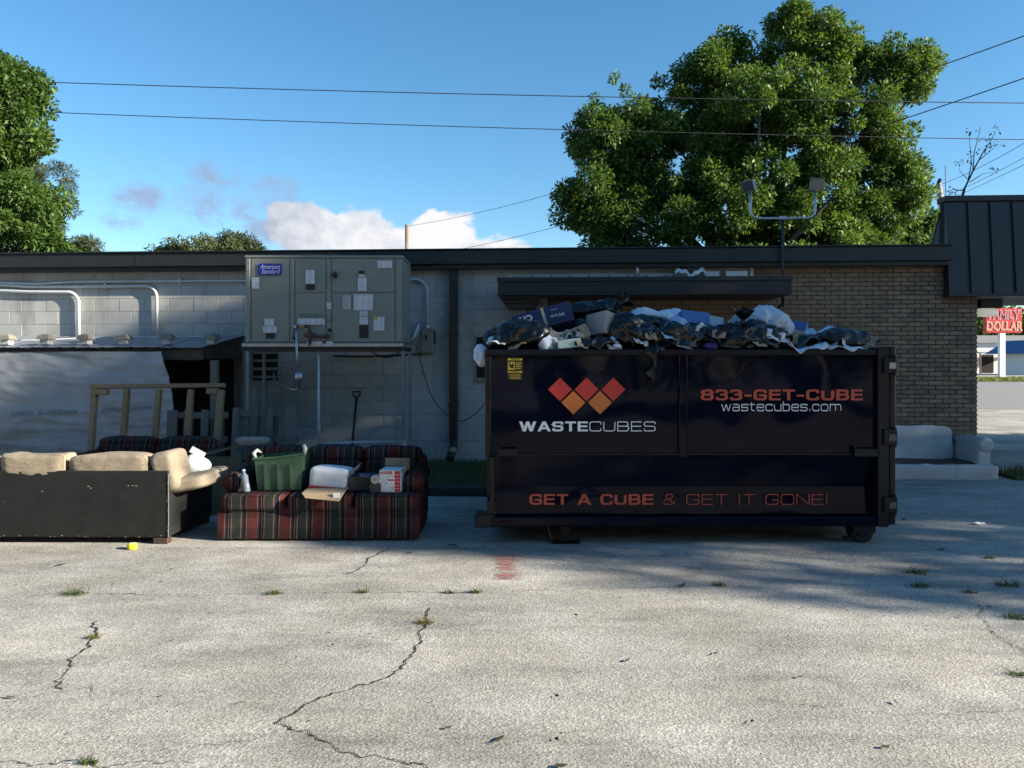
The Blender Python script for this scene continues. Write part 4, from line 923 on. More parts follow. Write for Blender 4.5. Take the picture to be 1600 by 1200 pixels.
# ------------------------------------------------------------------ upholstery
def plaid():
    m = bpy.data.materials.new('plaid_cloth'); m.use_nodes = True; t = m.node_tree; b = t.nodes['Principled BSDF']; b.inputs['Roughness'].default_value = .95; b.inputs['Specular IOR Level'].default_value = .15
    tc_ = t.nodes.new('ShaderNodeTexCoord'); sp = t.nodes.new('ShaderNodeSeparateXYZ'); t.links.new(tc_.outputs['Object'], sp.inputs[0])
    def M2(op, a, b_):
        n = t.nodes.new('ShaderNodeMath'); n.operation = op
        for i, v in enumerate((a, b_)):
            if isinstance(v, (int, float)): n.inputs[i].default_value = v
            else: t.links.new(v, n.inputs[i])
        return n.outputs[0]
    def ramp(fac, stops):
        n = t.nodes.new('ShaderNodeValToRGB'); n.color_ramp.interpolation = 'CONSTANT'; e = n.color_ramp.elements
        while len(e) < len(stops): e.new(.5)
        for el_, (p, c) in zip(e, stops): el_.position = p; el_.color = (*c, 1)
        t.links.new(fac, n.inputs[0]); return n.outputs[0]
    red = (.078, .024, .024); grn = (.032, .036, .034); nav = (.012, .013, .026); tan = (.15, .11, .085); blk = (.02, .02, .022)
    fx_ = M2('FRACT', M2('ADD', M2('DIVIDE', sp.outputs[0], .30), .13), 0)
    cx_ = ramp(fx_, [(0, red), (.27, tan), (.30, red), (.33, nav), (.40, tan), (.415, nav), (.47, tan), (.50, grn), (.76, tan), (.79, grn), (.84, nav), (.93, tan), (.95, red)])
    yz = M2('SUBTRACT', sp.outputs[2], sp.outputs[1])
    fz_ = M2('FRACT', M2('ADD', M2('DIVIDE', yz, .19), .2), 0)
    cz_ = ramp(fz_, [(0, (1, .9, .85)), (.36, (.55, .5, .5)), (.42, (1.0, .95, .9)), (.44, (.5, .48, .5)), (.50, (.62, .68, .62)), (.82, (1, .95, .85)), (.84, (.6, .6, .6)), (.90, (1, .9, .85))])
    mx = t.nodes.new('ShaderNodeMix'); mx.data_type = 'RGBA'; mx.blend_type = 'MULTIPLY'; mx.inputs[0].default_value = .8
    t.links.new(cx_, mx.inputs[6]); t.links.new(cz_, mx.inputs[7])
    n = t.nodes.new('ShaderNodeTexNoise'); n.inputs['Scale'].default_value = 9; n.inputs['Detail'].default_value = 6; t.links.new(tc_.outputs['Object'], n.inputs['Vector'])
    mr = t.nodes.new('ShaderNodeMapRange'); mr.inputs[1].default_value = .3; mr.inputs[2].default_value = .7; mr.inputs[3].default_value = .75; mr.inputs[4].default_value = 1.15; t.links.new(n.outputs[0], mr.inputs[0])
    sc = t.nodes.new('ShaderNodeVectorMath'); sc.operation = 'SCALE'; t.links.new(mx.outputs[2], sc.inputs[0]); t.links.new(mr.outputs[0], sc.inputs['Scale']); t.links.new(sc.outputs[0], b.inputs['Base Color'])
    w_ = t.nodes.new('ShaderNodeTexNoise'); w_.inputs['Scale'].default_value = 260; t.links.new(tc_.outputs['Object'], w_.inputs['Vector'])
    bp = t.nodes.new('ShaderNodeBump'); bp.inputs['Strength'].default_value = .4; bp.inputs['Distance'].default_value = .003; t.links.new(w_.outputs[0], bp.inputs['Height']); t.links.new(bp.outputs[0], b.inputs['Normal'])
    return m
M_plaid = plaid(); M_cream = mat('cream_chenille', (.27, .228, .172), .95, .16, 9, .6, 120, spec=.2); M_blackcloth = mat('black_backing_cloth', (.012, .0125, .013), .75, .35, 4, .12, 14, spec=.3)
M_wood_foot = mat('dark_wood', (.05, .03, .02), .6, .2, 8); M_scuff = mat('scuff_white', (.35, .34, .32), .9, .2, 30)
M_offwhite = mat('offwhite_vinyl', (.45, .45, .45), .55, .12, 3, .4, 9, grime=((.2, .19, .18), .56, 3, (1, 1, 1))); M_brownc = mat('brown_lining', (.06, .035, .03), .9, .3, 10)
def plaid_sofa(name, label, loc, rz_, W_, nseat, backh, seatz, dep=.84, toss=0., arms=True, group=None):
    s_ = thing(name, label, 'sofa', loc, rz_, group)
    # front at y=0 running back to y=dep
    hw_ = W_ / 2
    soft('base', (0, dep / 2 + .0, .16), (W_ - .02, dep, .30), M_plaid, s_, .12, 16, .008, 4, 1)
    for k in range(5):                                             # pleated skirt
        xa = -hw_ + W_ * k / 5; V = []; Fc = []; n = 14
        for i in range(n + 1):
            t = i / n; x = xa + W_ / 5 * t * .995; f_ = .012 * math.exp(-((t) * 14) ** 2) + .012 * math.exp(-((1 - t) * 14) ** 2)
            for z, o_ in ((.02, -.030), (.10, -.022), (.205, -.010), (.25, -.004)): V.append((x, o_ + f_ * (1 - z / .25) - .006 * fnoise((x, z, k), 6), z))
        for i in range(n):
            for q in range(3): Fc.append((4 * i + q, 4 * i + q + 1, 4 * i + q + 5, 4 * i + q + 4))
        raw('skirt_panel', V, Fc, M_plaid, s_, True)
    for k in range(nseat):
        w1 = W_ / nseat; soft('seat_cushion', (-hw_ + w1 * (k + .5), dep * .39 - .02, seatz - .075), (w1 - .006, dep * .78, .155), M_plaid, s_, .26, 14, .010, 5, k + 2)
    aw = .17
    if arms:
        for sd_ in (-1, 1):
            xa = sd_ * (hw_ - .085); soft('arm', (xa, dep * .56, .30), (aw, dep * .72, .46), M_plaid, s_, .3, 12, .008, 5, 7 + sd_)
            rr = .093; P = [(xa + sd_ * .012, dep * .19 + .02 * 0, .50), (xa + sd_ * .012, dep * .20, .50), (xa + sd_ * .012, dep * .26, .505), (xa + sd_ * .012, dep * .9, .515)]
            MB().tube(P, [rr * .80, rr * .95, rr, rr], 20).build('arm_roll', M_plaid, s_, True)
            MB().tube([(xa + sd_ * .012, dep * .19 - .012, .50), (xa + sd_ * .012, dep * .19 - .001, .50)], [.055, .07], 16).build('arm_button', M_plaid, s_, True)
    soft('back_frame', (0, dep - .07, .37), (W_ - .02, .16, .70 - (.763 - backh)), M_plaid, s_, .2, 14, .006, 4, 12)
    for k in range(nseat):
        w1 = (W_ - .10) / nseat; xc = -W_ / 2 + .05 + w1 * (k + .5)
        soft('back_cushion', (xc, dep - .20, seatz + .13), (w1 - .008, .20, .25), M_plaid, s_, .42, 14, .010, 6, 20 + k)
        soft('head_roll', (xc, dep - .15, backh - .075), (w1 - .004, .24, .165), M_plaid, s_, .55, 14, .012, 6, 30 + k)
    return s_
PS = plaid_sofa('plaid_sofa', 'red and green plaid three-seat sofa loaded with boxes and a tote', (W(497, 0, 7.0).x, 7.02, 0), R(0), W(655, 0, 7.0).x - W(339, 0, 7.0).x, 3, .79, .415)
LS = plaid_sofa('plaid_loveseat', 'plaid loveseat standing behind the black-backed sofa', (W(222, 0, 8.75).x, 8.45, 0), R(-1), 1.50, 2, .74, .42)
# black-backed sofa seen from behind
bx1 = W(265, 0, 6.9).x; bx0 = bx1 - 2.25
BS = thing('black_backed_sofa', 'sofa turned round showing its scuffed black back and cream cushions', 'sofa', (bx1 - 1.125, 6.9, 0), R(-.8)); hw_ = 1.125
b_ = MB(); b_.box((-hw_, 0, .055), (hw_, .07, .655), bev=.012, seg=2); b_.build('back_panel', M_blackcloth, BS)
b_ = MB(); b_.prism([(0, 0), (.001, 0)], 0, 0) if False else None
V = [(hw_ - .012, .02, .06), (hw_ - .012, .93, .06), (hw_ - .012, .93, .40), (hw_ - .012, .30, .45), (hw_ - .012, .02, .64)]
for sd_ in (1, -1):
    VV = [(sd_ * v[0], v[1] + .051, v[2]) for v in V] + [(sd_ * (v[0] - .14), v[1] + .051, v[2]) for v in V]
    raw('side_panel', VV, [(0, 1, 2, 3, 4), (9, 8, 7, 6, 5)] + [(i, (i + 1) % 5, (i + 1) % 5 + 5, i + 5) for i in range(5)], M_blackcloth, BS)
for xx in (-hw_ + .03, hw_ - .12):
    for yy_ in (.0, .85): MB().box((xx - .02, yy_ - .006, 0), (xx + .11, yy_ + .08, .054), bev=.004).build('foot', M_wood_foot, BS)
soft('seat', (0, .55, .27), (2 * hw_ - .32, .84, .36), M_cream, BS, .25, 12, .01, 4, 3)
soft('back_cushion', (-.80, .13, .675), (.64, .26, .20), M_cream, BS, .34, 24, .010, 4, 5, seam=.014, sag=.02); soft('back_cushion', (-.12, .13, .685), (.58, .26, .20), M_cream, BS, .34, 24, .010, 4, 9, sag=-.03, seam=.014)
soft('back_cushion', (.56, .14, .69), (.72, .26, .22), M_cream, BS, .34, 26, .010, 4, 14, seam=.014, sag=.015, M=Matrix.Rotation(R(-2), 4, 'Y'))
soft('back_cushion', (1.06, .21, .64), (.22, .40, .36), M_cream, BS, .40, 22, .012, 5, 19, seam=.012, M=Matrix.Rotation(R(-14), 4, 'Y'))
soft('arm_pad', (1.22, .42, .52), (.40, .70, .15), M_cream, BS, .45, 20, .010, 4, 24, M=Matrix.Rotation(R(-10), 4, 'Y'))
MB().tube([(hw_ - .004, -.003, .06), (hw_ - .002, -.003, .3), (hw_ - .004, -.003, .63)], .004, 5).build('welt', mat('welt_grey', (.16, .16, .155), .8, .3, 30), BS)
rd = random.Random(4); V = []; Fc = []
def scuff(x, z, w_, h_, y):
    b0_ = len(V); n = 7
    for i in range(n): a = 6.283 * i / n; r_ = rd.uniform(.5, 1); V.append((x + math.cos(a) * w_ * r_, y, z + math.sin(a) * h_ * r_))
    Fc.append(tuple(range(b0_, b0_ + n)))
for z in (.62, .55, .43, .40, .38, .30, .15, .12): scuff(hw_ - .008 - rd.uniform(0, .01), z, .005, rd.uniform(.006, .02), -.0015)
for k in range(26): scuff(rd.uniform(-hw_, hw_), rd.choice((.062, .07, .075)), rd.uniform(.003, .014), .0025, -.0012)
for x, z in ((.42, .50), (.40, .515), (.76, .52), (.80, .522), (.83, .521), (-.02, .47)): scuff(x, z, .011, .005, -.0012)
o = raw('scuffs', V, Fc, M_scuff, BS); o['kind'] = 'stuff'
V = []; Fc = []
for k in range(9): scuff(-.42 + rd.uniform(-.07, .07), .36 + rd.uniform(-.03, .03), rd.uniform(.004, .02), rd.uniform(.004, .012), -.0012)
o = raw('dust_marks', V, Fc, mat('dust_grey', (.035, .035, .035), .9, .3, 20), BS); o['kind'] = 'stuff'
# white sofa by the brick wall
wx1 = W(1560, 0, 10.6).x
WS = thing('white_sofa', 'off-white sofa without seat cushions against the brick wall', 'sofa', (wx1 - 1.0, 10.62, 0), R(-2))
soft('front_rail', (0, .12, .095), (2.02, .26, .215), M_offwhite, WS, .2, 18, .012, 5, 1); soft('seat_deck', (0, .5, .16), (1.8, .75, .12), M_brownc, WS, .2, 10, .01, 4, 2)
soft('backrest', (-.10, .74, .42), (1.66, .24, .54), M_offwhite, WS, .26, 22, .022, 4, 3, M=Matrix.Rotation(R(-6), 4, 'X'))
for sd_ in (-1, 1):
    soft('arm', (sd_ * .85, .40, .30), (.18, .66, .34), M_offwhite, WS, .2, 12, .006, 4, 5)
    MB().tube([(sd_ * .87, .055, .475), (sd_ * .87, .06, .475), (sd_ * .87, .10, .475), (sd_ * .86, .80, .48)], [.07, .10, .108, .10], 22).build('arm_roll', M_offwhite, WS, True)
MB().box((.0, .02, .202), (.09, .08, .212)).build('paper_scrap', M_white, WS)

# ------------------------------------------------------------------ things heaped on the plaid sofa
M_tote = mat('green_plastic', (.045, .10, .06), .45, .1, 6); M_card = mat('cardboard', (.30, .225, .145), .85, .12, 8, .2, 60); M_foam = mat('white_foam', (.68, .70, .74), .7, .05, 8, .15, 60)
SZ = .425
tt = thing('storage_tote', 'dark green plastic tote with broken pale handles on the plaid sofa', 'tote', (W(441, 0, 7.35).x, 7.38, SZ), R(3))
b_ = MB()
for (w1, w2, d1, d2, z0_, z1_) in ((.20, .225, .15, .17, 0, .30),):
    v0 = [b_.bm.verts.new((a * w1, c * d1, z0_)) for a, c in ((-1, -1), (1, -1), (1, 1), (-1, 1))]; v1 = [b_.bm.verts.new((a * w2, c * d2, z1_ + (.04 if a > 0 else 0))) for a, c in ((-1, -1), (1, -1), (1, 1), (-1, 1))]
    b_.bm.faces.new(v0)
    for i in range(4): b_.bm.faces.new((v0[i], v0[(i + 1) % 4], v1[(i + 1) % 4], v1[i]))
o = b_.build('tub', M_tote, tt); so = o.modifiers.new('t', 'SOLIDIFY'); so.thickness = .008
for xx in (-.12, .0, .12): MB().box((xx - .012, -.172, .02), (xx + .012, -.158, .27), M=Matrix.Rotation(R(4), 4, 'X')).build('rib', M_tote, tt)
MB().tube([(-.24, -.172, .295), (.0, -.176, .31), (.24, -.176, .345)], .013, 6).build('rim', M_tote, tt)
for sx, sz in ((-1, .30), (1, .34)):
    MB().tube([(sx * .225, -.12, sz - .01), (sx * .24, -.14, sz + .05), (sx * .22, -.10, sz + .07), (sx * .20, -.02, sz + .04)], [.016, .02, .018, .008], 8).build('broken_handle', mat('pale_plastic', (.42, .46, .42), .5, .1, 10), tt, True)
fc = thing('foam_cooler', 'white foam box lid lying tilted on the plaid sofa', 'foam box', (W(513, 0, 7.2).x, 7.22, SZ + .02), R(-4))
soft('body', (0, .1, .09), (.37, .30, .20), M_foam, fc, .30, 14, .004, 6, 4, M=Matrix.Rotation(R(5), 4, 'Y')); MB().box((-.18, -.056, .004), (.15, -.046, .022), M=Matrix.Rotation(R(3), 4, 'Y')).build('red_edge', mat('red_print', (.40, .03, .03), .6, .1, 10), fc)
cf = thing('cardboard_flap', 'flattened tan cardboard carton hanging over the sofa seat edge', 'cardboard', (W(507, 0, 7.0).x, 6.985, SZ), 0)
raw('sheet', [(-.20, .18, .025), (.18, .20, .03), (.19, -.04, .02), (-.19, -.045, .018), (.16, -.10, -.045), (-.15, -.075, -.02)], [(0, 1, 2, 3), (3, 2, 4, 5)], M_card, cf); cf.children[0].modifiers.new('t', 'SOLIDIFY').thickness = .005
MB().box((.10, -.08, -.022), (.16, -.07, .028), M=Matrix.Rotation(R(0), 4, 'X')).build('label_patch', M_paper, cf)
hg_ = thing('diaper_box', 'white and red printed diaper box with open flaps on the sofa', 'box', (W(610, 0, 7.15).x, 7.12, SZ), R(-2))
hwb = .098; hb = .20
MB().box((-hwb, 0, 0), (hwb, .25, hb)).build('carton', mat('white_carton', (.70, .70, .71), .6, .04, 8), hg_); M_hred = mat('carton_red', (.50, .02, .035), .6, .06, 8)
MB().box((hwb - .054, -.0022, .004), (hwb - .002, -.0004, hb - .004)).build('red_side', M_hred, hg_); ftext('brand_word', 'HUGGIES', M_hred, hg_, (-.034, -.0025, hb - .022), .036, bold=.0016, sx=.78)
MB().box((-.02, -.0022, .105), (.038, -.0004, .118)).build('red_band', M_hred, hg_); ftext('print_word', 'Natural Care', M_print, hg_, (.005, -.0025, .147), .014); ftext('print_word', '168', M_print, hg_, (.018, -.0025, .042), .02)
for k in range(5): MB().box((hwb - .048, -.0040, .03 + k * .032), (hwb - .010, -.0024, .034 + k * .032)).build('print_line', M_paper, hg_)
V = []; Fc = []; rd = random.Random(8)
for k in range(9):
    x, z = -.055 + rd.uniform(-.026, .026), .105 + rd.uniform(-.035, .03); b0_ = len(V); n = 6
    for i in range(n): a = i * 6.283 / n; V.append((x + math.cos(a) * .009 * rd.uniform(.4, 1), -.0024, z + math.sin(a) * .007 * rd.uniform(.4, 1)))
    Fc.append(tuple(range(b0_, b0_ + n)))
o = raw('printed_picture', V, Fc, M_print, hg_); o['kind'] = 'stuff'
MB().box((-.10, .252, .19), (.14, .258, .30), M=Matrix.Rotation(R(-4), 4, 'X')).build('flap', M_card, hg_); MB().box((.102, .0, .195), (.106, .25, .30), M=Matrix.Translation((.0, 0, .0)) @ Matrix.Rotation(R(8), 4, 'Y')).build('flap', M_card, hg_)
jk = thing('junk_carton', 'open dark carton lying between foam box and diaper box', 'box', (W(568, 0, 7.3).x, 7.30, SZ), R(12)); b_ = MB(); b_.box((-.15, -.08, 0), (.14, .16, .13)); b_.build('carton', mat('dark_carton', (.05, .045, .045), .8, .2, 9), jk)
raw('flap', [(-.15, -.08, .132), (-.05, -.10, .22), (-.02, .10, .24), (-.15, .16, .132)], [(0, 1, 2, 3)], M_card, jk); jk.children[-1].modifiers.new('t', 'SOLIDIFY').thickness = .004
MB().box((-.06, -.12, .125), (.14, -.02, .155), M=Matrix.Rotation(R(8), 4, 'Y')).build('blue_packet', mat('packet_blue', (.03, .05, .16), .4, .3, 30), jk)
pr_ = thing('paper_roll', 'short pale paper roll end on the sofa beside the diaper box', 'roll', (W(586, 0, 7.1).x, 7.1, SZ), 0); MB().tube([(0, 0, .12), (0, .13, .11)], .042, 18).build('roll', mat('roll_paper', (.40, .37, .34), .9, .1, 12), pr_); MB().cyl((0, -.003, .12), (0, .0, .12), .012, 10).build('core', M_card, pr_); MB().box((-.05, .0, .0), (.05, .14, .075)).build('wrapper', mat('dark_carton', (.05, .045, .045)), pr_)
bt = thing('water_bottle', 'clear plastic bottle lying by the left sofa arm', 'bottle', (W(386, 0, 7.12).x, 7.12, SZ), 0, rot=(R(-8), R(-12), 0)); M_clear = mat('clear_plastic', (.22, .27, .33), .12, .1, 10, spec=.8); MB().tube([(0, 0, 0), (0, 0, .01), (0, 0, .08), (0, 0, .09), (0, 0, .15), (0, 0, .175), (0, 0, .195)], [.028, .032, .032, .029, .032, .014, .013], 14).build('bottle_body', M_clear, bt, True); MB().cyl((0, 0, .195), (0, 0, .212), .015, 10).build('cap', M_white, bt)
soft('rag', (0, 0, 0), (.34, .16, .10), mat('grey_rag', (.22, .215, .215), .9, .15, 10, .3), None, .7, 14, .03, 7, 3); rag = bpy.data.objects['rag']; rag.location = (W(398, 0, 8.1).x, 8.03, .80); tag(rag, 'bundled grey rag on top of the plaid sofa back', 'rag')
raw('plastic_sheet', [(-.42, 0, .0), (.40, 0, .03), (.38, .14, .02), (-.40, .16, .0), (.0, .08, .03), (.0, -.02, .02)], [(0, 5, 4, 3), (5, 1, 2, 4)], mat('grey_plastic_sheet', (.30, .32, .35), .4, .15, 6)); ps_ = bpy.data.objects['plastic_sheet']; ps_.location = (W(572, 0, 7.85).x, 7.80, .797); ps_.modifiers.new('t', 'SOLIDIFY').thickness = .004; tag(ps_, 'thin grey plastic sheet lying along the plaid sofa back', 'plastic sheet')
pb = thing('white_pillow', 'white pillow stuffed behind the cream cushion', 'pillow', (W(292, 0, 7.3).x, 7.35, .45), 0, rot=(0, R(20), R(10))); soft('pillow', (0, 0, .15), (.26, .16, .30), mat('white_cloth', (.62, .64, .68), .9, .06, 9, .2), pb, .7, 14, .02, 7, 6)
MB().box((-.16, -.005, .28), (-.02, .01, .34), M=Matrix.Rotation(R(10), 4, 'Y')).build('label_flap', M_white, pb)
dr = thing('wooden_crate', 'tan wooden crate with a pale stick between the two sofas', 'crate', (W(335, 0, 8.2).x, 8.2, 0), R(8)); M_ply = mat('tan_plywood', (.18, .135, .08), .8, .2, 6, .2, 40)
b_ = MB(); b_.box((-.20, -.015, 0), (.20, .0, .62)); b_.box((-.20, .001, 0), (-.185, .3, .62)); b_.box((.185, .001, 0), (.20, .3, .62)); b_.build('crate_box', M_ply, dr); MB().box((-.24, -.045, -.01), (.30, -.018, .015), M=Matrix.Translation((0, 0, .67)) @ Matrix.Rotation(R(-14), 4, 'Y')).build('stick', M_pineh, dr)
yc_ = thing('yellow_tape_measure', 'bright yellow plastic tub lid lying on the pavement', 'tub', G(207, 858), 0); yc_.name = 'yellow_tub'
MB().tube([(0, 0, 0), (0, 0, .012), (0, 0, .042), (0, 0, .05)], [.036, .042, .042, .036], 16).build('tub', mat('bright_yellow', (.75, .66, .02), .4, .05, 10), yc_, True); MB().tube([(0, 0, .0505), (0, 0, .0525)], [.03, .028], 12).build('pale_centre', mat('pale_yellow', (.75, .72, .4), .5, .05, 10), yc_)

# ------------------------------------------------------------------ rubbish heaped in the dumpster
def bagmat(name, col, rough, spec=.6, bump=.5, trans=0.):
    m = bpy.data.materials.new(name); m.use_nodes = True; t = m.node_tree; b = t.nodes['Principled BSDF']
    b.inputs['Base Color'].default_value = (*col, 1); b.inputs['Roughness'].default_value = rough; b.inputs['Specular IOR Level'].default_value = spec
    tcn = t.nodes.new('ShaderNodeTexCoord'); n = t.nodes.new('ShaderNodeTexNoise'); n.inputs['Scale'].default_value = 9; n.inputs['Detail'].default_value = 3; n.inputs['Distortion'].default_value = .8; n.noise_type = 'RIDGED_MULTIFRACTAL'
    n.inputs['Roughness'].default_value = .5
    t.links.new(tcn.outputs['Object'], n.inputs['Vector']); bp = t.nodes.new('ShaderNodeBump'); bp.inputs['Strength'].default_value = bump; bp.inputs['Distance'].default_value = .012
    t.links.new(n.outputs[0], bp.inputs['Height']); t.links.new(bp.outputs[0], b.inputs['Normal'])
    if trans: b.inputs['Transmission Weight'].default_value = trans; b.inputs['IOR'].default_value = 1.15
    return m
M_bag = bagmat('black_bag_film', (.006, .0065, .008), .26, .45); M_wbag = bagmat('white_bag_film', (.62, .68, .76), .35, .5, .35); M_cbag = bagmat('clear_bag_film', (.55, .62, .70), .22, .7, .4, .12)
def bag(label, px, py, wpx, hpx, d, seed, m=M_bag, rot=0., dep=None, group=None, cat='bag', knot=None, name='rubbish_bag', sub=5, amp=1.):
    c = W(px, py, d); s_ = F / d; sz = Vector((wpx / s_ / 2, (dep or min(wpx, hpx * 1.6) / s_) / 2, hpx / s_ / 2))
    bm = bmesh.new(); bmesh.ops.create_icosphere(bm, subdivisions=sub, radius=1); mr = max(min(sz), .075)
    for v in bm.verts:
        q = v.co.copy(); p = Vector((math.copysign(abs(q.x) ** .8, q.x) * sz.x, math.copysign(abs(q.y) ** .8, q.y) * sz.y, math.copysign(abs(q.z) ** .85, q.z) * sz.z))
        o_ = Vector((seed, seed * 1.7, seed * .6)); wp_ = p + Vector((noise.noise(p * 6 + o_), noise.noise(p * 6 + o_ * 2), noise.noise(p * 6 - o_))) * .05
        def rdg(f, e): return (1 - abs(noise.noise(wp_ * f + o_ * f * .3)) * 1.7)
        lump = noise.noise(p * 4.5 + o_) * .45 * mr
        cre = rdg(7, 1) * .32 + abs(rdg(14, 1)) ** 1.3 * .17 + abs(rdg(34, 1)) ** 1.5 * .03
        v.co = p + q.normalized() * (lump + cre * mr * amp - .30 * mr * amp)
        v.co = Matrix.Rotation(rot, 4, 'Y') @ v.co
    me = bpy.data.meshes.new('film'); bm.to_mesh(me); bm.free()
    r_ = thing(name, label, cat, c, 0, group); link('film', me, m, r_, True)
    if knot:
        kx, kz = knot; P0 = Vector((kx * sz.x, -sz.y * .3, kz * sz.z)); dr_ = Vector((kx, -.3, kz + .2)).normalized(); V = []; Fc = []; n = 16
        for i, (t, rr) in enumerate(((0, .02), (.04, .028), (.07, .016), (.10, .04), (.16, .075))):
            for k in range(n):
                a = 6.283 * k / n; r2 = rr * (1 + (.45 * math.sin(k * 2.9 + seed) if i > 2 else 0)); ax_ = dr_.orthogonal().normalized(); ay_ = dr_.cross(ax_)
                V.append(P0 + dr_ * (t + (.02 * math.sin(k * 1.7) if i == 4 else 0)) + ax_ * math.cos(a) * r2 + ay_ * math.sin(a) * r2)
        for i in range(4):
            for k in range(n): Fc.append((i * n + k, i * n + (k + 1) % n, (i + 1) * n + (k + 1) % n, (i + 1) * n + k))
        raw('tied_neck', V, Fc, m, r_, True)
    return r_
BG = 'black rubbish bags in the dumpster'
bag('low black rubbish bag hanging at the dumpster corner under the navy carton', 812, 526, 104, 46, 7.15, 1.3, rot=R(-6), group=BG)
bag('long black rubbish bag draped highest over the heap, pointing up at one end', 905, 492, 120, 36, 7.75, 2.7, rot=R(-13), group=BG, amp=1.1, knot=(.95, .5))
bag('black rubbish bag wedged between the grey carton and the white bag', 985, 524, 84, 52, 7.2, 3.9, rot=R(20), group=BG)
bag('smaller black rubbish bag lying against the white bag', 1020, 512, 66, 32, 7.35, 4.4, rot=R(12), group=BG)
bag('black rubbish bag torn open above the hanging scrap', 1052, 530, 84, 42, 7.12, 5.1, group=BG, amp=1.5)
bag('crinkled black rubbish bag in front of the blue box', 1090, 527, 64, 38, 7.2, 6.6, rot=R(-8), group=BG, amp=1.4)
bag('biggest black rubbish bag, gathered at its neck, in front of the clear bag', 1165, 529, 132, 46, 7.1, 7.2, group=BG, amp=1.5, knot=(-.1, .75))
bag('flat glossy black rubbish bag under the long plastic sheet', 1262, 536, 84, 26, 7.3, 8.5, group=BG)
bag('smooth black rubbish bag lying last towards the tail door', 1322, 531, 88, 34, 7.2, 9.1, group=BG, amp=.6)
bag('dark rubbish bag filling the gap behind the kraft carton', 900, 522, 90, 50, 7.7, 10.4, group=BG)
bag('black rubbish bag sagging over the rim below the grey carton', 925, 538, 74, 26, 7.0, 11.8, group=BG, amp=1.4)
bag('bulging white rubbish bag behind the black bags', 1022, 503, 82, 42, 7.6, 12.4, M_wbag, cat='bag', amp=.7)
bag('clear rubbish bag full of papers beside the blue and white carton', 1198, 510, 74, 44, 7.35, 13.3, M_cbag, rot=R(14), amp=.9)
bag('dark bundle showing inside the clear bag', 1180, 514, 34, 22, 7.18, 14.9, M_bag, rot=R(25), name='rubbish_bundle', sub=4)
bag('white plastic bag hanging off the dumpster end', 751, 553, 20, 36, 7.5, 15.5, M_wbag, rot=R(-10), sub=4, name='plastic_bag')
bag('small crumpled white bag under the navy carton', 852, 537, 38, 26, 7.05, 16.1, M_wbag, rot=R(25), sub=4, name='plastic_bag', amp=1.6)
# torn scrap hanging over the rim
V = []; Fc = []; nx, nz = 10, 22
for j_ in range(nz + 1):
    for i in range(nx + 1):
        tx, tz = i / nx, j_ / nz; c = W(1026 - 8 * tz, 534 + 60 * tz, 6.84); hw = (.075 - .05 * tz + .02 * math.sin(tz * 9)) * (1 if tz < .92 else .7)
        a = (tx - .5) * 2; V.append((c.x + a * hw + .012 * math.sin(tz * 14), 6.845 - .03 * math.cos(a * 2.4) - .022 * noise.noise(Vector((a * 2.2, tz * 7, 3))) - (0 if tz > .2 else -.12 * (1 - tz / .2)), c.z + .012 * noise.noise(Vector((a * 3, tz * 9, 8)))))
for j_ in range(nz):
    for i in range(nx): a = j_ * (nx + 1) + i; Fc.append((a, a + 1, a + nx + 2, a + nx + 1))
tag(raw('torn_bag_scrap', V, Fc, M_bag, None, True), 'torn strip of black bag hanging down the dumpster side', 'plastic scrap')
# cartons
def carton(label, px, py, wpx, hpx, d, m, rx=0., ry=0., rz_=0., dep=.3, open_=None, name='carton', cat='box'):
    c = W(px, py, d); s_ = F / d; r_ = thing(name, label, cat, c, 0, rot=(R(rx), R(ry), R(rz_))); w2, h2 = wpx / s_ / 2, hpx / s_ / 2
    MB().box((-w2, -dep / 2, -h2), (w2, dep / 2, h2), bev=.004).build('carton_body', m, r_)
    return r_, w2, h2, dep / 2
M_navyc = mat('navy_carton', (.014, .022, .062), .4, .2, 7, .15, 12); M_greyc = mat('grey_carton', (.30, .28, .255), .8, .1, 8, .1, 30); M_bluec = mat('blue_carton', (.03, .14, .42), .45, .12, 6); M_lightc = mat('pale_carton', (.50, .56, .60), .6, .1, 8); M_mint = mat('mint_carton', (.42, .52, .48), .6, .12, 9)
r_, w2, h2, d2 = carton('navy printed carton with tan tape tipped upside down over the bags', 850, 509, 92, 34, 7.3, M_navyc, rx=-30, ry=-15, dep=.30)
MB().box((-.0, -d2 - .002, -h2), (.028, -d2 - .0005, h2)).build('tape', mat('tan_tape', (.42, .30, .20), .5, .15, 12), r_); MB().box((.0, -d2 - .001, h2 + .0005), (.028, d2, h2 + .002)).build('tape', mat('tan_tape', (1, 1, 1)), r_)
ftext('carton_word', 'che', mat('carton_ivory', (.60, .52, .42), .6, .1, 8), r_, (-.185, -d2 - .0025, .02), .14, rot=(R(90), R(180), 0), bold=.003); ftext('carton_word', 'Wow', mat('carton_ivory', (1, 1, 1)), r_, (.14, -d2 - .0025, -.02), .06, rot=(R(90), R(180), 0)); ftext('carton_word', 'chewy', mat('carton_ivory', (1, 1, 1)), r_, (.12, -d2 - .0025, .05), .022, rot=(R(90), R(180), 0))
r_, w2, h2, d2 = carton('kraft carton flap with a dark hatched print panel', 893, 526, 56, 24, 7.05, M_card, rx=-30, ry=-24, dep=.02)
MB().box((-w2 * .35, -d2 - .002, -h2 * .5), (w2 * .55, -d2 - .0005, h2 * .6)).build('print_panel', M_blk, r_)
for k in range(5): MB().box((-w2 * .3 + k * .05, -d2 - .0035, -h2 * .4), (-w2 * .3 + k * .05 + .018, -d2 - .0022, h2 * .5), M=Matrix.Rotation(R(0), 4, 'Y')).build('hatch', M_card, r_)
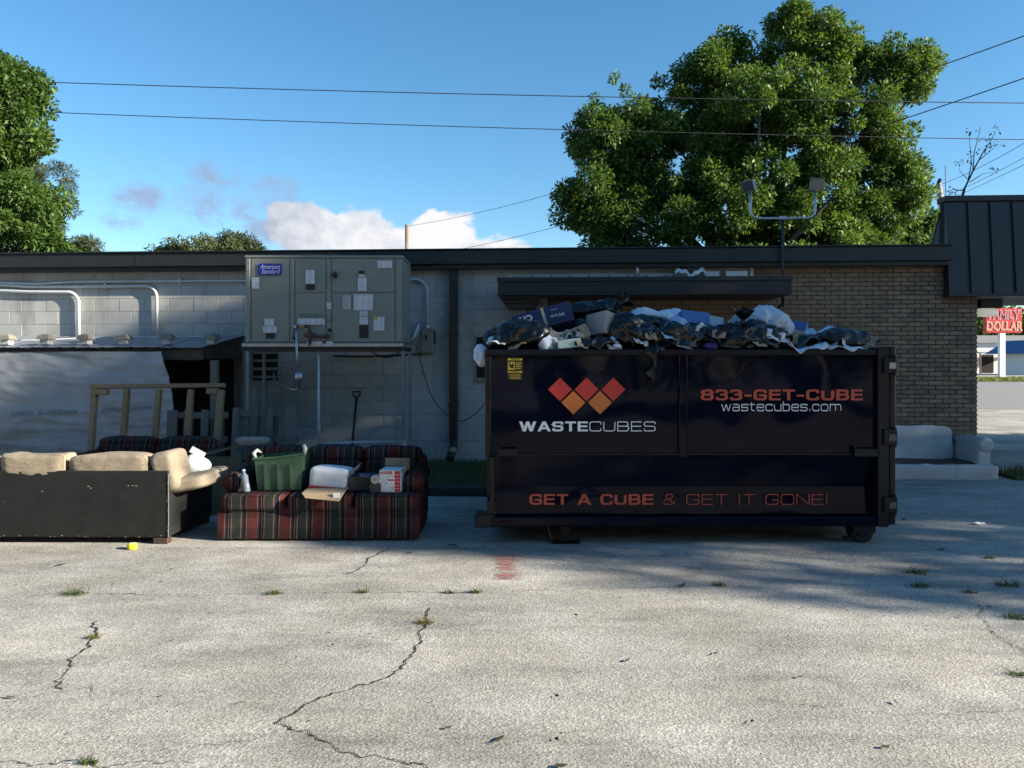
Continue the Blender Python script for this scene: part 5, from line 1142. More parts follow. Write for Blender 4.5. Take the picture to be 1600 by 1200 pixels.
r_, w2, h2, d2 = carton('grey cardboard carton with small printed text standing on a corner', 942, 510, 34, 36, 7.2, M_greyc, rx=-8, ry=14, rz_=38, dep=.26)
for k, tx in enumerate(('7.5 GALLON', 'PVS-11')): ftext('carton_word', tx, M_print, r_, (0, -d2 - .001, .02 - k * .035), .026 + .012 * k, sx=.9, bold=.0006)
carton('bent grey cardboard flap beside the kraft flap', 914, 532, 34, 18, 7.0, M_greyc, rx=-30, ry=28, dep=.012)
carton('pale mint carton lying flat at the rim', 889, 540, 36, 14, 6.98, M_mint, rx=-14, ry=-6, dep=.16)
carton('bright blue carton lid behind the crinkled bag', 1080, 501, 46, 20, 7.5, M_bluec, rx=-14, ry=5, rz_=12, dep=.22)
carton('white carton sheet behind the blue lid', 1103, 510, 44, 26, 7.55, M_lightc, rx=-16, ry=10, dep=.20)
carton('white folded card sticking up in a point', 1150, 507, 24, 24, 7.5, mat('mauve_card', (.50, .50, .55), .7, .1, 8), ry=45, dep=.012)
r_, w2, h2, d2 = carton('blue and white carton behind the clear bag', 1240, 517, 36, 30, 7.5, M_lightc, ry=10, rz_=-25, dep=.22); MB().box((-w2 - .001, -d2 - .002, h2 * .15), (w2 + .001, d2, h2 + .003)).build('blue_band', M_bluec, r_)
carton('white printed card lying on the crinkled black bag', 1112, 521, 26, 12, 7.2, M_lightc, rx=-30, ry=18, dep=.012)
carton('torn tan cardboard sheet leaning in the heap behind the kraft flap', 872, 514, 40, 22, 7.4, M_card, rx=-20, ry=16, dep=.012, cat='cardboard')
carton('pale grey card edge showing under the navy carton', 838, 519, 44, 14, 7.12, M_greyc, rx=-35, ry=10, dep=.012, cat='cardboard')
carton('light blue printed card beside the bright blue lid', 1123, 516, 24, 18, 7.35, mat('sky_card', (.25, .42, .60), .5, .1, 8), rx=-20, ry=-15, dep=.012, cat='cardboard')
carton('white torn card leaning at the big bag neck', 1136, 516, 20, 14, 7.2, M_lightc, rx=-15, ry=35, dep=.012, cat='cardboard')
bag('pale blue tied bag squeezed between white bag and blue lid', 1058, 509, 40, 26, 7.45, 23.7, bagmat('pale_blue_film', (.36, .50, .68), .35), amp=.9)
bag('small white bag behind the long film by the blue carton', 1262, 521, 30, 18, 7.5, 25.1, M_wbag, sub=4, amp=1.2)
def draped(name, label, pts, wd, m, d=6.85, seed=0, cat='paper'):
    V = []; Fc = []; P = [W(a, b, c) for a, b, c in pts]; n = 28
    for i in range(n + 1):
        t = i / n * (len(P) - 1); k = min(int(t), len(P) - 2); p = P[k].lerp(P[k + 1], t - k)
        for q in range(5):
            s_ = q / 4 - .5; V.append(p + Vector((.01 * noise.noise(p * 8 + Vector((q, seed, 0))), s_ * wd, -.35 * wd * (1 - q / 4) ** 2 * (.6 + .6 * math.sin(i * .5 + seed)) + .015 * noise.noise(p * 14 + Vector((seed, q, 0))))))
    for i in range(n):
        for q in range(4): a = i * 5 + q; Fc.append((a, a + 1, a + 6, a + 5))
    o = raw(name, V, Fc, m, None, True); o.modifiers.new('t', 'SOLIDIFY').thickness = .003; return tag(o, label, cat)
M_wsheet = mat('white_sheet', (.60, .62, .66), .6, .1, 9)
draped('white_paper_strip', 'curling white paper strip drooping over the rim', [(1226, 528, 6.95), (1236, 540, 6.88), (1250, 546, 6.86), (1275, 541, 6.88), (1290, 534, 6.95)], .12, M_wsheet, seed=2)
draped('white_cloth_strip', 'flat white sheet along the rim near the tail door', [(1282, 536, 6.98), (1300, 541, 6.9), (1330, 542, 6.9), (1346, 543, 6.93)], .10, M_wsheet, seed=5)
draped('film_sheet', 'long glossy dark film laid over the flat bag', [(1240, 534, 7.2), (1275, 525, 7.2), (1305, 514, 7.25), (1318, 522, 7.25)], .25, bagmat('dark_film', (.05, .06, .065), .2), seed=8, cat='plastic sheet')
draped('pale_film', 'crumpled pale film peaking above the dark film', [(1262, 524, 7.4), (1290, 515, 7.4), (1300, 509, 7.4), (1314, 519, 7.4)], .16, M_wbag, seed=9, cat='plastic film')
draped('black_lath', 'thin black strip poking over the tail door', [(1345, 541, 7.1), (1362, 537, 7.1), (1379, 529, 7.15)], .06, M_black, seed=4, cat='strip')
bag('purple scrap of film at the rim between black bags', 1112, 541, 22, 10, 6.98, 19.2, bagmat('purple_film', (.06, .03, .14), .3), name='film_scrap', sub=3, cat='plastic scrap')
bag('small clear plastic cup crushed at the rim', 963, 543, 18, 10, 6.93, 21.2, M_cbag, name='plastic_cup', sub=3, cat='cup')
def crumple(label, px, py, wpx, hpx, d, m, seed, group):
    c = W(px, py, d); s_ = F / d; rd = random.Random(seed); n = 7; V = []; Fc = []; E = Euler((R(rd.uniform(-75, -25)), R(rd.uniform(-30, 30)), R(rd.uniform(-40, 40)))).to_matrix()
    for j_ in range(n):
        for i in range(n):
            x, z = (i / (n - 1) - .5) * wpx / s_, (j_ / (n - 1) - .5) * hpx * 1.6 / s_; k = (1 - abs(noise.noise(Vector((x * 11, z * 11, seed)))) * 2)
            V.append(E @ Vector((x + rd.uniform(-.006, .006), k * .035 + rd.uniform(-.004, .004), z + rd.uniform(-.006, .006))))
    for j_ in range(n - 1):
        for i in range(n - 1): a = j_ * n + i; Fc.append((a, a + 1, a + n + 1, a + n))
    ey_ = Vector((0, 0, CAMH)); dv = (c - ey_).normalized(); ok_, hit = S.ray_cast(bpy.context.evaluated_depsgraph_get(), ey_, dv)[:2]
    c = hit - dv * .012 if ok_ and D0 + .02 < hit.y < D0 + DEP else c
    o = raw('paper_scrap', V, Fc, m); o.location = c; o.modifiers.new('t', 'SOLIDIFY').thickness = .002; tag(o, label, 'paper', group)
rd0 = random.Random(33); bpy.context.view_layer.update()
for k in range(22):
    px = 775 + k * 27.5 + rd0.uniform(-10, 10); q = k % 4; py = rd0.uniform(512, 538) if px < 1240 else rd0.uniform(528, 540); d_ = 6.98 + (540 - py) * .012
    crumple(['crumpled white paper scrap caught among the black bags', 'torn tan cardboard scrap caught among the black bags', 'pale blue wrapper scrap caught among the black bags', 'crumpled grey paper scrap caught among the black bags'][q], px, py, rd0.uniform(16, 32), rd0.uniform(10, 20), d_, [M_wsheet, M_card, mat('pale_blue_wrap', (.34, .46, .60), .5, .2, 12), M_greyc][q], k + 3, 'paper scraps in the rubbish heap')
# the heap they lie on, inside the box
V = []; Fc = []; nx, ny = 40, 22; xa, xb, ya, yb = xl + .03, xr - .02, D0 + .16, D0 + DEP - .1
for j_ in range(ny + 1):
    for i in range(nx + 1):
        x = xa + (xb - xa) * i / nx; y = ya + (yb - ya) * j_ / ny; e = min(1, 5 * min(i / nx, 1 - i / nx, j_ / ny, 1 - j_ / ny))
        V.append((x, y, zr - .12 + e * (.16 + .10 * noise.noise(Vector((x * 2.2, y * 2.2, 3))) + .06 * noise.noise(Vector((x * 6, y * 6, 9))))))
for j_ in range(ny):
    for i in range(nx): a = j_ * (nx + 1) + i; Fc.append((a, a + 1, a + nx + 2, a + nx + 1))
tag(raw('rubbish_heap', V, Fc, M_bag, None, True), 'dark mixed rubbish filling the dumpster under the bags', 'rubbish', kind='stuff')

# ------------------------------------------------------------------ trees
def leafmat(name, c1, c2, trans=.35):
    m = bpy.data.materials.new(name); m.use_nodes = True; t = m.node_tree; t.nodes.clear()
    out = t.nodes.new('ShaderNodeOutputMaterial'); d = t.nodes.new('ShaderNodeBsdfPrincipled'); tr = t.nodes.new('ShaderNodeBsdfTranslucent'); mx = t.nodes.new('ShaderNodeMixShader'); mx.inputs[0].default_value = trans
    g = t.nodes.new('ShaderNodeNewGeometry'); n = t.nodes.new('ShaderNodeTexNoise'); n.inputs['Scale'].default_value = .7; n.inputs['Detail'].default_value = 3; t.links.new(g.outputs['Position'], n.inputs['Vector'])
    ad = t.nodes.new('ShaderNodeMath'); ad.operation = 'MULTIPLY_ADD'; ad.inputs[1].default_value = .65; t.links.new(g.outputs['Random Per Island'], ad.inputs[0]); t.links.new(n.outputs[0], ad.inputs[2])
    mr = t.nodes.new('ShaderNodeMapRange'); mr.inputs[1].default_value = .4; mr.inputs[2].default_value = 1.25; t.links.new(ad.outputs[0], mr.inputs[0])
    c = t.nodes.new('ShaderNodeMix'); c.data_type = 'RGBA'; c.inputs[6].default_value = (*c1, 1); c.inputs[7].default_value = (*c2, 1); t.links.new(mr.outputs[0], c.inputs[0])
    t.links.new(c.outputs[2], d.inputs['Base Color']); d.inputs['Roughness'].default_value = .5; d.inputs['Specular IOR Level'].default_value = .35
    br_ = t.nodes.new('ShaderNodeVectorMath'); br_.operation = 'MULTIPLY'; br_.inputs[1].default_value = (1.5, 1.5, .7); t.links.new(c.outputs[2], br_.inputs[0]); t.links.new(br_.outputs[0], tr.inputs['Color'])
    t.links.new(d.outputs[0], mx.inputs[1]); t.links.new(tr.outputs[0], mx.inputs[2]); t.links.new(mx.outputs[0], out.inputs['Surface']); return m
M_leaf = leafmat('leaf_green', (.026, .068, .016), (.13, .20, .045)); M_leaf2 = leafmat('leaf_green_b', (.026, .068, .016), (.12, .19, .045)); M_pineleaf = leafmat('pine_needle', (.035, .055, .028), (.09, .11, .05), .2); M_leaf3 = leafmat('leaf_grey_green', (.05, .07, .03), (.13, .15, .06))
M_bark = mat('bark', (.10, .085, .065), .95, .35, 6, .8, 30, stretch=(1, 1, .25))
def leaves(C, Rr, n, size, rd, aspect=.45, droop=.25):
    """C: clump centres (k,3), Rr: clump radii; n leaves as folded diamonds facing outwards"""
    k = rd.choice(len(C), n, p=Rr ** 2 / (Rr ** 2).sum()); d = rd.normal(size=(n, 3)); d /= np.linalg.norm(d, axis=1)[:, None]
    rad = Rr[k] * (rd.uniform(0, 1, n) ** .45)
    sq = np.array([1, 1, .8]); P = C[k] + d * rad[:, None] * sq
    # sprigs: leaves fan from the clump
    ax = d + rd.normal(size=(n, 3)) * .7; ax[:, 2] -= droop; ax /= np.linalg.norm(ax, axis=1)[:, None]
    up = np.array([0, 0, 1.0]) + rd.normal(size=(n, 3)) * .55 + d * .5; sd_ = np.cross(ax, up); sd_ /= np.linalg.norm(sd_, axis=1)[:, None] + 1e-9; nm = np.cross(sd_, ax)
    L_ = size * rd.uniform(.6, 1.3, n); w_ = L_ * aspect
    V = np.zeros((n, 4, 3)); V[:, 0] = P; V[:, 2] = P + ax * L_[:, None]; mid = P + ax * (L_ * .45)[:, None] + nm * (L_ * .10)[:, None]
    V[:, 1] = mid + sd_ * (w_ / 2)[:, None]; V[:, 3] = mid - sd_ * (w_ / 2)[:, None]
    i = np.arange(n) * 4
    return V.reshape(-1, 3), np.stack([i, i + 1, i + 2, i + 3], 1)
def tree(name, label, base, blobs, nclump, nleaf, size, m, seed, trunk_r=.3, clump=(.45, .9), cat='tree', group=None, aspect=.45, droop=.25, limbs=26, fork=.35, surf=.5):
    rd = np.random.default_rng(seed); base = np.array(base, float)
    vol = np.array([b[3] * b[4] * b[5] for b in blobs]) ** .75; pk = rd.choice(len(blobs), nclump, p=vol / vol.sum()); B = np.array(blobs)[pk]
    d = rd.normal(size=(nclump, 3)); d /= np.linalg.norm(d, axis=1)[:, None]; rr = surf + (1 - surf) * rd.uniform(0, 1, nclump) ** .6
    C = B[:, :3] + d * rr[:, None] * B[:, 3:6] * .93
    Rr = clump[0] + (clump[1] - clump[0]) * rd.uniform(0, 1, nclump) ** 1.4
    V, q = leaves(C, Rr, nleaf, size, rd, aspect, droop)
    r_ = thing(name, label, cat, base, 0, group); npmesh('crown', V - base, q, np.zeros((0, 3), int), m, r_)
    top = np.array(blobs)[:, :3].mean(0); mb = MB(); b0 = Vector((0, 0, -.1)); cen = Vector(top - base); fk = Vector((cen.x * .25, cen.y * .25, cen.z * fork)); n = 8
    mb.tube([b0, Vector((0, 0, fk.z * .3)), fk * .7 + Vector((.05, 0, 0)), fk], [trunk_r * 1.25, trunk_r, trunk_r * .9, trunk_r * .75], 12); mb.build('trunk', M_bark, r_, True)
    mb = MB()
    for i in rd.choice(nclump, min(limbs, nclump), replace=False):
        e = Vector(C[i] - base); mdp = fk.lerp(e, .5) + Vector((rd.normal() * .25, rd.normal() * .25, .35)); r0 = trunk_r * rd.uniform(.22, .5)
        mb.tube([fk, fk.lerp(mdp, .5) + Vector((0, 0, .12)), mdp, mdp.lerp(e, .5), e], [r0, r0 * .8, r0 * .55, r0 * .35, r0 * .12], 6, cap=False)
    mb.build('limbs', M_bark, r_, True)
    return r_
def B_(px, py, rx, ry, d, rd_=None):
    p = W(px, py, d); s_ = F / d; return (p.x, p.y, p.z, rx / s_, rd_ or (rx + ry) / 2 / s_, ry / s_)
big = [B_(965, 175, 52, 58, 22), B_(940, 230, 55, 60, 21.5), B_(915, 300, 45, 45, 21), B_(925, 355, 45, 45, 22), B_(1040, 170, 50, 45, 22.5), B_(1100, 130, 55, 50, 22), B_(1060, 260, 85, 85, 21.5), B_(1030, 345, 80, 60, 21), B_(1170, 90, 60, 55, 22.5), B_(1250, 65, 58, 52, 22), B_(1330, 100, 62, 55, 22), B_(1395, 105, 35, 45, 21.5), B_(1435, 95, 18, 25, 21.5), B_(1180, 190, 95, 85, 21), B_(1300, 190, 90, 80, 21), B_(1385, 180, 42, 50, 21.5), B_(1150, 320, 95, 75, 20.5), B_(1270, 300, 90, 85, 20.5), B_(1360, 270, 55, 60, 21), B_(1400, 300, 38, 55, 21), B_(1385, 375, 60, 45, 21), B_(1440, 372, 30, 22, 22), B_(1230, 385, 130, 50, 20.5), B_(975, 370, 60, 45, 21), B_(960, 290, 50, 50, 22), B_(1130, 230, 70, 60, 22.5), B_(1245, 32, 38, 26, 22), B_(1300, 60, 35, 32, 22), B_(1240, 150, 80, 60, 22), B_(1350, 340, 60, 50, 21), B_(1010, 230, 50, 50, 22), B_(1115, 95, 30, 26, 22), B_(1440, 110, 18, 32, 21.6), B_(885, 320, 22, 24, 21.3), B_(1425, 125, 30, 36, 21.5), B_(1412, 295, 40, 60, 21.2), B_(1400, 225, 34, 50, 21.4), B_(1310, 375, 110, 50, 21)]
tree('shade_tree', 'huge broad green tree rising behind the brick store wall', (W(1190, 0, 21.5).x, 21.8, 0), big, 760, 260000, .12, M_leaf, 11, .42, (.16, .58), limbs=60, aspect=.5, surf=.32)
lf_ = [B_(-40, 150, 95, 70, 17), B_(20, 125, 45, 45, 17), B_(20, 215, 58, 60, 16.5), B_(-60, 300, 120, 100, 17), B_(20, 320, 75, 65, 16), B_(55, 355, 55, 45, 16), B_(0, 395, 110, 50, 16), B_(-150, 220, 100, 130, 17)]
tree('shade_tree', 'tall green tree whose edge rises over the shed end of the store', (W(-60, 0, 17).x, 17, 0), lf_, 230, 80000, .115, M_leaf2, 12, .35, (.14, .46), limbs=36, aspect=.5, surf=.45)
pn = [B_(105, 298, 18, 14, 26), B_(98, 335, 20, 12, 26), B_(140, 386, 18, 9, 26), B_(112, 380, 26, 14, 26), B_(95, 300, 18, 14, 26), B_(90, 270, 14, 12, 26), B_(92, 345, 22, 14, 26), B_(128, 388, 26, 10, 26), B_(95, 390, 38, 16, 26), B_(60, 330, 30, 60, 26), B_(20, 300, 50, 90, 26)]
tree('pine_tree', 'grey-green pine with tufted branches beside the tall left tree', (W(50, 0, 26).x, 26, 0), pn, 130, 34000, .17, M_pineleaf, 13, .2, (.18, .4), aspect=.16, droop=-.1, limbs=24, fork=.6)
tree('small_tree', 'low greyish leafy tree top peeping over the roof edge', (W(300, 0, 32).x, 32, 0), [B_(275, 398, 34, 22, 32), B_(315, 392, 34, 22, 32), B_(345, 400, 40, 22, 32), B_(255, 398, 16, 14, 32)], 70, 8000, .16, M_leaf3, 14, .2, (.16, .5), limbs=14, fork=.6)
tree('pine_tree', 'rounded darker pine top beside the air conditioner', (W(368, 0, 38).x, 38, 0), [B_(366, 382, 26, 15, 38), B_(352, 392, 20, 12, 38), B_(388, 396, 22, 14, 38)], 40, 9000, .22, M_pineleaf, 15, .2, (.3, .6), aspect=.2, limbs=10, fork=.7)
tree('small_tree', 'lower bright green tree filling the gap by the canopy', (W(1450, 0, 28).x, 28, 0), [B_(1440, 375, 45, 36, 28), B_(1400, 390, 60, 40, 28), B_(1465, 400, 30, 30, 28)], 60, 11000, .22, M_leaf2, 16, .22, (.35, .7), limbs=14, fork=.6)
# trees over the street that shade the yard, and added trees behind the viewer
def round_tree(label, x, y, r_, z0, z1, seed, n=42000, size=.26, group='trees round the yard', nc=240):
    h = (z1 - z0) / 2; zc_ = (z0 + z1) / 2; rd = random.Random(seed); bl = [(x, y, zc_, r_ * .8, r_ * .8, h * .85)]
    for k in range(10): a = k * .628 + rd.uniform(-.3, .3); bl.append((x + math.cos(a) * r_ * .62, y + math.sin(a) * r_ * .62, zc_ + rd.uniform(-.55, .45) * h, r_ * .42, r_ * .42, h * .42))
    return tree('shade_tree', label, (x, y, 0), bl, nc, n, size, M_leaf2, seed, .35, (.6, 1.1), group=group, limbs=20, surf=.2)
def wall_tree(label, x, ys, z0, z1, seed, n):
    bl = []; rd = random.Random(seed)
    for ky, y in enumerate(ys):
        for z in np.linspace(z0 + 1.3, z1 - 1.4 - (1.3 if ky == 0 and z1 > 12 else 0), 5): bl.append((x + rd.uniform(-1.4, 1.4), y + rd.uniform(-.2, .2), z, 2.0, 1.55, 1.55))
    tree('shade_tree', label, (x, sum(ys) / len(ys), 0), bl, 260, n, .24, M_leaf2, seed, .38, (.55, 1.0), group='trees round the yard', limbs=24, surf=.2)
wall_tree('dense tree across the street side casting shade on the dumpster', 22, (1.75, 3.5, 5.4), 2.2, 13.3, 31, 80000)
wall_tree('lower dense tree next along the street shading the brick corner', 23.5, (7.6, 9.8, 12.0), 1.8, 11.4, 32, 70000)
for k, (x, y, r_, z1) in enumerate(((-15, -10, 5.2, 11), (-6.5, -9.5, 5, 12.5), (1.5, -10, 5, 11), (9, -11, 4.6, 9.5), (-25, -8, 6, 12), (17, -15, 5, 10))):  # unseen row, added to darken the dumpster's reflections and hold back sky light
    round_tree(['broad tree at the back of the yard', 'tallest tree at the back of the yard', 'rounded tree at the back of the yard', 'small tree at the back corner of the yard', 'tree at the far side of the yard', 'outermost tree by the street at the back of the yard'][k], x, y, r_, .4, z1, 40 + k, 15000, .42, nc=160)
# bare sapling behind the canopy
sp_ = thing('bare_sapling', 'leafless thin sapling rising behind the dark canopy', 'tree', (W(1490, 0, 16).x, 16, 0)); o0 = Vector((W(1490, 0, 16).x, 16, 0)); mb = MB()
def tw(pts, r0):
    P = [W(a, b, 16) - o0 for a, b in pts]; mb.tube(P, [r0 * (1 - .75 * i / (len(P) - 1)) for i in range(len(P))], 5)
mb.tube([(0, 0, 0), (.1, 0, 2), W(1500, 320, 16) - o0, W(1507, 295, 16) - o0], [.05, .04, .03, .024], 6); tw([(1507, 295), (1520, 268), (1535, 240), (1548, 220), (1556, 205)], .02); tw([(1520, 268), (1522, 240), (1528, 215), (1532, 203)], .012); tw([(1512, 285), (1518, 255), (1516, 232), (1514, 205)], .012)
tw([(1530, 250), (1545, 238), (1560, 225)], .01); tw([(1507, 298), (1490, 296), (1478, 300)], .012); tw([(1512, 280), (1500, 268), (1498, 255)], .008); tw([(1515, 285), (1535, 272), (1552, 268)], .01); tw([(1524, 262), (1510, 248)], .006); tw([(1540, 230), (1552, 228)], .006); tw([(1528, 222), (1540, 212)], .006)
mb.build('branches', mat('dark_twig', (.03, .025, .02), .9, .3, 20), sp_, True)
rd = np.random.default_rng(5); ends = [(1556, 205), (1532, 203), (1514, 205), (1560, 225), (1478, 300), (1498, 255), (1552, 268), (1545, 222), (1520, 240), (1535, 235), (1488, 297), (1510, 250), (1548, 232)]; C = np.array([tuple(W(a, b, 16) - o0) for a, b in ends]); V, q = leaves(C, np.full(len(C), .10), 120, .07, rd); npmesh('leaf_remnants', V, q, np.zeros((0, 3), int), mat('dead_leaf', (.035, .03, .02)), sp_)['kind'] = 'stuff'

# ------------------------------------------------------------------ utility poles and wires
M_pole = mat('pole_wood', (.20, .15, .10), .9, .3, 3, .3, 30, stretch=(1, 1, .1)); M_wire = mat('wire_black', (.02, .02, .022), .6, .2, 5)
p = W(636, 351, 50); up = thing('utility_pole', 'thin brown utility pole behind the roof beside the cloud', 'pole', (p.x, 50, 0)); MB().tube([(0, 0, 0), (0, 0, p.z)], [.17, .13], 10).build('pole', M_pole, up, True); MB().box((-.05, -.25, p.z - 1.6), (.05, -.14, p.z - 1.2)).build('insulator', M_galv, up)
p = W(1467, 287, 34); q = W(1474, 345, 34); lp_ = thing('utility_pole', 'leaning pale utility pole beside the dark canopy', 'pole', (q.x + .55, 34, 0)); o0 = Vector((q.x + .55, 34, 0)); MB().tube([(0, 0, 0), q - o0, p - o0], [.17, .14, .12], 10).build('pole', mat('pole_pale', (.30, .26, .21), .9, .3, 4), lp_, True)
b_ = MB(); b_.cbox(W(1461, 310, 34) - o0, (.5, .1, .08)); b_.build('crossarm', M_galv, lp_); MB().tube([W(1466, 287, 34) - o0, W(1469, 280, 34) - o0], .08, 8).build('insulator', M_dark, lp_); MB().tube([W(1478, 345, 33.9) - o0, W(1477, 258, 33.9) - o0], .015, 5).build('lead_wire', M_wire, lp_)
def wire(label, a, b, sag, r=.012, n=24):
    a = W(*a); b = W(*b); P = [a.lerp(b, i / n) - Vector((0, 0, 4 * sag * (i / n) * (1 - i / n))) for i in range(n + 1)]
    return tag(MB().tube(P, r, 5).build('power_line', M_wire, None, True), label, 'wire')
wire('upper of the two long overhead lines crossing above the store', (-500, 107, 17.5), (2300, 164, 17.5), .22, .011)
wire('lower of the two long overhead lines crossing above the store', (-500, 150, 17.5), (2300, 226, 17.5), .22, .010)
wire('upper slanting line running down to the thin brown pole', (1700, 20, 14), (637, 353, 50), .55, .012)
wire('lower slanting line running down behind the roof near the thin pole', (1700, 88, 14), (640, 402, 52), .55, .012)
wire('thin service line from the leaning pole crossing the sapling', (1700, 160, 20), (1465, 290, 34), .2, .010)
wire('second thin service line just below it by the canopy', (1700, 190, 20), (1466, 312, 34), .1, .009)
wire('third thin service line lowest at the canopy', (1700, 208, 20), (1468, 318, 34), .05, .009)
wire('short line from the leaning pole into the big tree', (1466, 288, 34), (1360, 330, 30), .1, .010)

# ------------------------------------------------------------------ street beyond the corner
sg = thing('store_sign', 'red pole sign with white and yellow store lettering across the street', 'sign', (W(1565, 0, 80).x, 80, 0)); so_ = Vector((W(1565, 0, 80).x, 80, 0)); M_sred = mat('sign_red', (.50, .015, .03), .5, .05, 2); M_syel = mat('sign_orange', (.75, .22, .03), .5, .05, 2)
a, b = W(1538, 520.5, 80) - so_, W(1594.5, 482, 80) - so_
MB().box((a.x, -.25, a.z), (b.x, .25, b.z), bev=.06).build('panel', M_sred, sg); MB().box((-.28, -.2, 0), (.28, .2, a.z - .002)).build('post', M_white, sg)
zc_ = (a.z + b.z) / 2; hh = b.z - a.z
for tx, zz, m1 in (('FAMILY', zc_ + hh * .22, M_sred), ('DOLLAR', zc_ - hh * .24, M_syel)):
    ftext('sign_outline', tx, M_white, sg, ((a.x + b.x) / 2, -.27, zz), hh * .50, sx=.76, bold=.04, shear=.08); ftext('sign_word', tx, m1, sg, ((a.x + b.x) / 2, -.30, zz), hh * .50, sx=.76, bold=-.004, shear=.08)
M_wwall = mat('white_siding', (.68, .68, .66), .8, .06, .6); M_roofg = mat('grey_metal_roof', (.22, .23, .24), .5, .1, .5)
wb_ = thing('white_building', 'long white building with grey roof edge across the street', 'building', (W(1575, 0, 105).x, 105, 0)); MB().box((-12, 0, 0), (3.0, 12, 4.2)).build('wall', M_wwall, wb_); MB().box((-12.3, -.5, 4.2), (3.3, 12, 5.2)).build('roof_edge', M_roofg, wb_)
for xx in (-3.6, -1.2): MB().box((xx, -.06, .1), (xx + 1.6, -.002, 2.6)).build('door', M_dark, wb_)
MB().box((-5.5, -2.5, 2.75), (1.0, -.55, 2.95)).build('awning', M_roofg, wb_)
for xx in (-5.3, -2.3, .8): MB().box((xx, -2.4, 0), (xx + .15, -2.25, 2.74)).build('post', mat('brown_post', (.12, .05, .035), .8, .2, 3), wb_)
wh_ = thing('small_house', 'small white house with blue roof beyond the store sign', 'house', (W(1628, 0, 92).x, 92, 0)); MB().box((-1.2, 0, 0), (7, 6, 3.0)).build('wall', M_wwall, wh_); M_broof = mat('blue_roof', (.03, .09, .22), .5, .1, .6)
b_ = MB(); b_.prism([(-2.6, 2.6), (7.6, 2.6), (5.0, 4.3), (.2, 4.3)], -1.0, 7); b_.build('roof', M_broof, wh_); MB().box((1.0, -.05, 1.2), (1.8, -.002, 2.2)).build('window', M_dark, wh_); MB().box((1.15, -.08, 1.3), (1.65, -.052, 2.1)).build('pane', M_lens, wh_.children[-1])
tree('small_tree', 'dark tree mass beyond the white building', (W(1545, 0, 125).x, 125, 0), [B_(1500, 515, 60, 30, 125), B_(1560, 505, 50, 30, 125), B_(1620, 510, 60, 30, 125)], 50, 9000, .8, M_leaf, 21, .5, (1.2, 2.4), limbs=8)
def verge_pts(rd, n): return np.stack([rd.uniform(30, 62, n), rd.uniform(62.4, 75, n), np.full(n, .02)], 1)
V, q, t = blades(7000, verge_pts, .12, .3, .03, 6); tag(npmesh('far_grass', V, q, t, leafmat('sunny_grass', (.06, .09, .02), (.14, .16, .04))), 'sunny grass verge across the street below the sign', 'grass', kind='stuff')
isl = raw('traffic_island', [(26, 36, .0), (40, 35, .0), (42, 41, .0), (27.5, 39.5, .0), (26, 36, .12), (40, 35, .12), (42, 41, .12), (27.5, 39.5, .12)], [(4, 5, 6, 7), (0, 1, 5, 4), (1, 2, 6, 5), (2, 3, 7, 6), (3, 0, 4, 7)], M_grass_base); tag(isl, kind='structure')
V, q, t = blades(4000, lambda rd, n: np.stack([rd.uniform(27, 40, n), rd.uniform(36.2, 39, n), np.full(n, .118)], 1), .08, .25, .02, 8); tag(npmesh('island_grass', V, q, t, leafmat('sunny_grass_b', (.06, .09, .02), (.14, .16, .04))), 'sunny tuft of grass on the island in the road', 'grass', kind='stuff')

# ------------------------------------------------------------------ weeds, leaves, litter on the pavement
M_weed = leafmat('weed_green', (.04, .075, .02), (.12, .15, .04)); M_weedy = leafmat('weed_yellow', (.10, .10, .03), (.22, .20, .06))
weeds = [(116, 929, .17, 'flat spreading weed in the long pavement joint near the black-backed sofa', 0), (430, 928, .11, 'small weed in the joint in front of the plaid sofa', 0), (568, 926, .08, 'tiny weed in the joint beside the crack end', 0), (703, 927, .07, 'narrow weed in the joint before the red paint', 0), (742, 926, .10, 'thin flat weed at the joint end near the red paint', 0), (664, 974, .11, 'yellowing weed sprouting from the long zigzag crack', 1), (147, 997, .07, 'dry sprout in the short crack', 1), (1124, 915, .09, 'lone small weed in front of the dumpster', 0), (1432, 896, .17, 'bushy weed in the shade past the dumpster wheel', 0), (1436, 917, .15, 'bushy weed at the shade edge next to another', 0), (1574, 916, .17, 'spreading weed in shade above the forked crack', 0), (1514, 926, .09, 'small dark weed near the top of the forked crack', 0), (1588, 966, .13, 'sunlit weed beside the forked crack', 0), (1598, 1056, .12, 'sunlit weed growing alone in open pavement', 0), (1545, 872, .09, 'tiny weed near the white sofa side of the yard', 0), (140, 1193, .06, 'tiny weed in the frontmost crack', 0)]
for i, (px, py, r_, lb, yel) in enumerate(weeds):
    c = G(px, py); o0 = Vector((c.x, c.y, 0)); n = int(30 + r_ * 420)
    def wp(rd, n_, r_=r_): a = rd.uniform(0, 6.283, n_); q_ = r_ * rd.uniform(0, 1, n_) ** .8 * .45; return np.stack([np.cos(a) * q_ * 1.3, np.sin(a) * q_ * .8, np.full(n_, .0)], 1)
    V, q, t = blades(n, wp, .008, .02 + r_ * .20, .003, 50 + i, 3.2); r = thing('weed', lb, 'weed', o0, 0, 'weeds in the pavement'); npmesh('leaves', V, q, t, M_weedy if yel else M_weed, r)
M_litter = mat('dry_leaf', (.045, .04, .025), .8, .4, 20)
rd = random.Random(12)
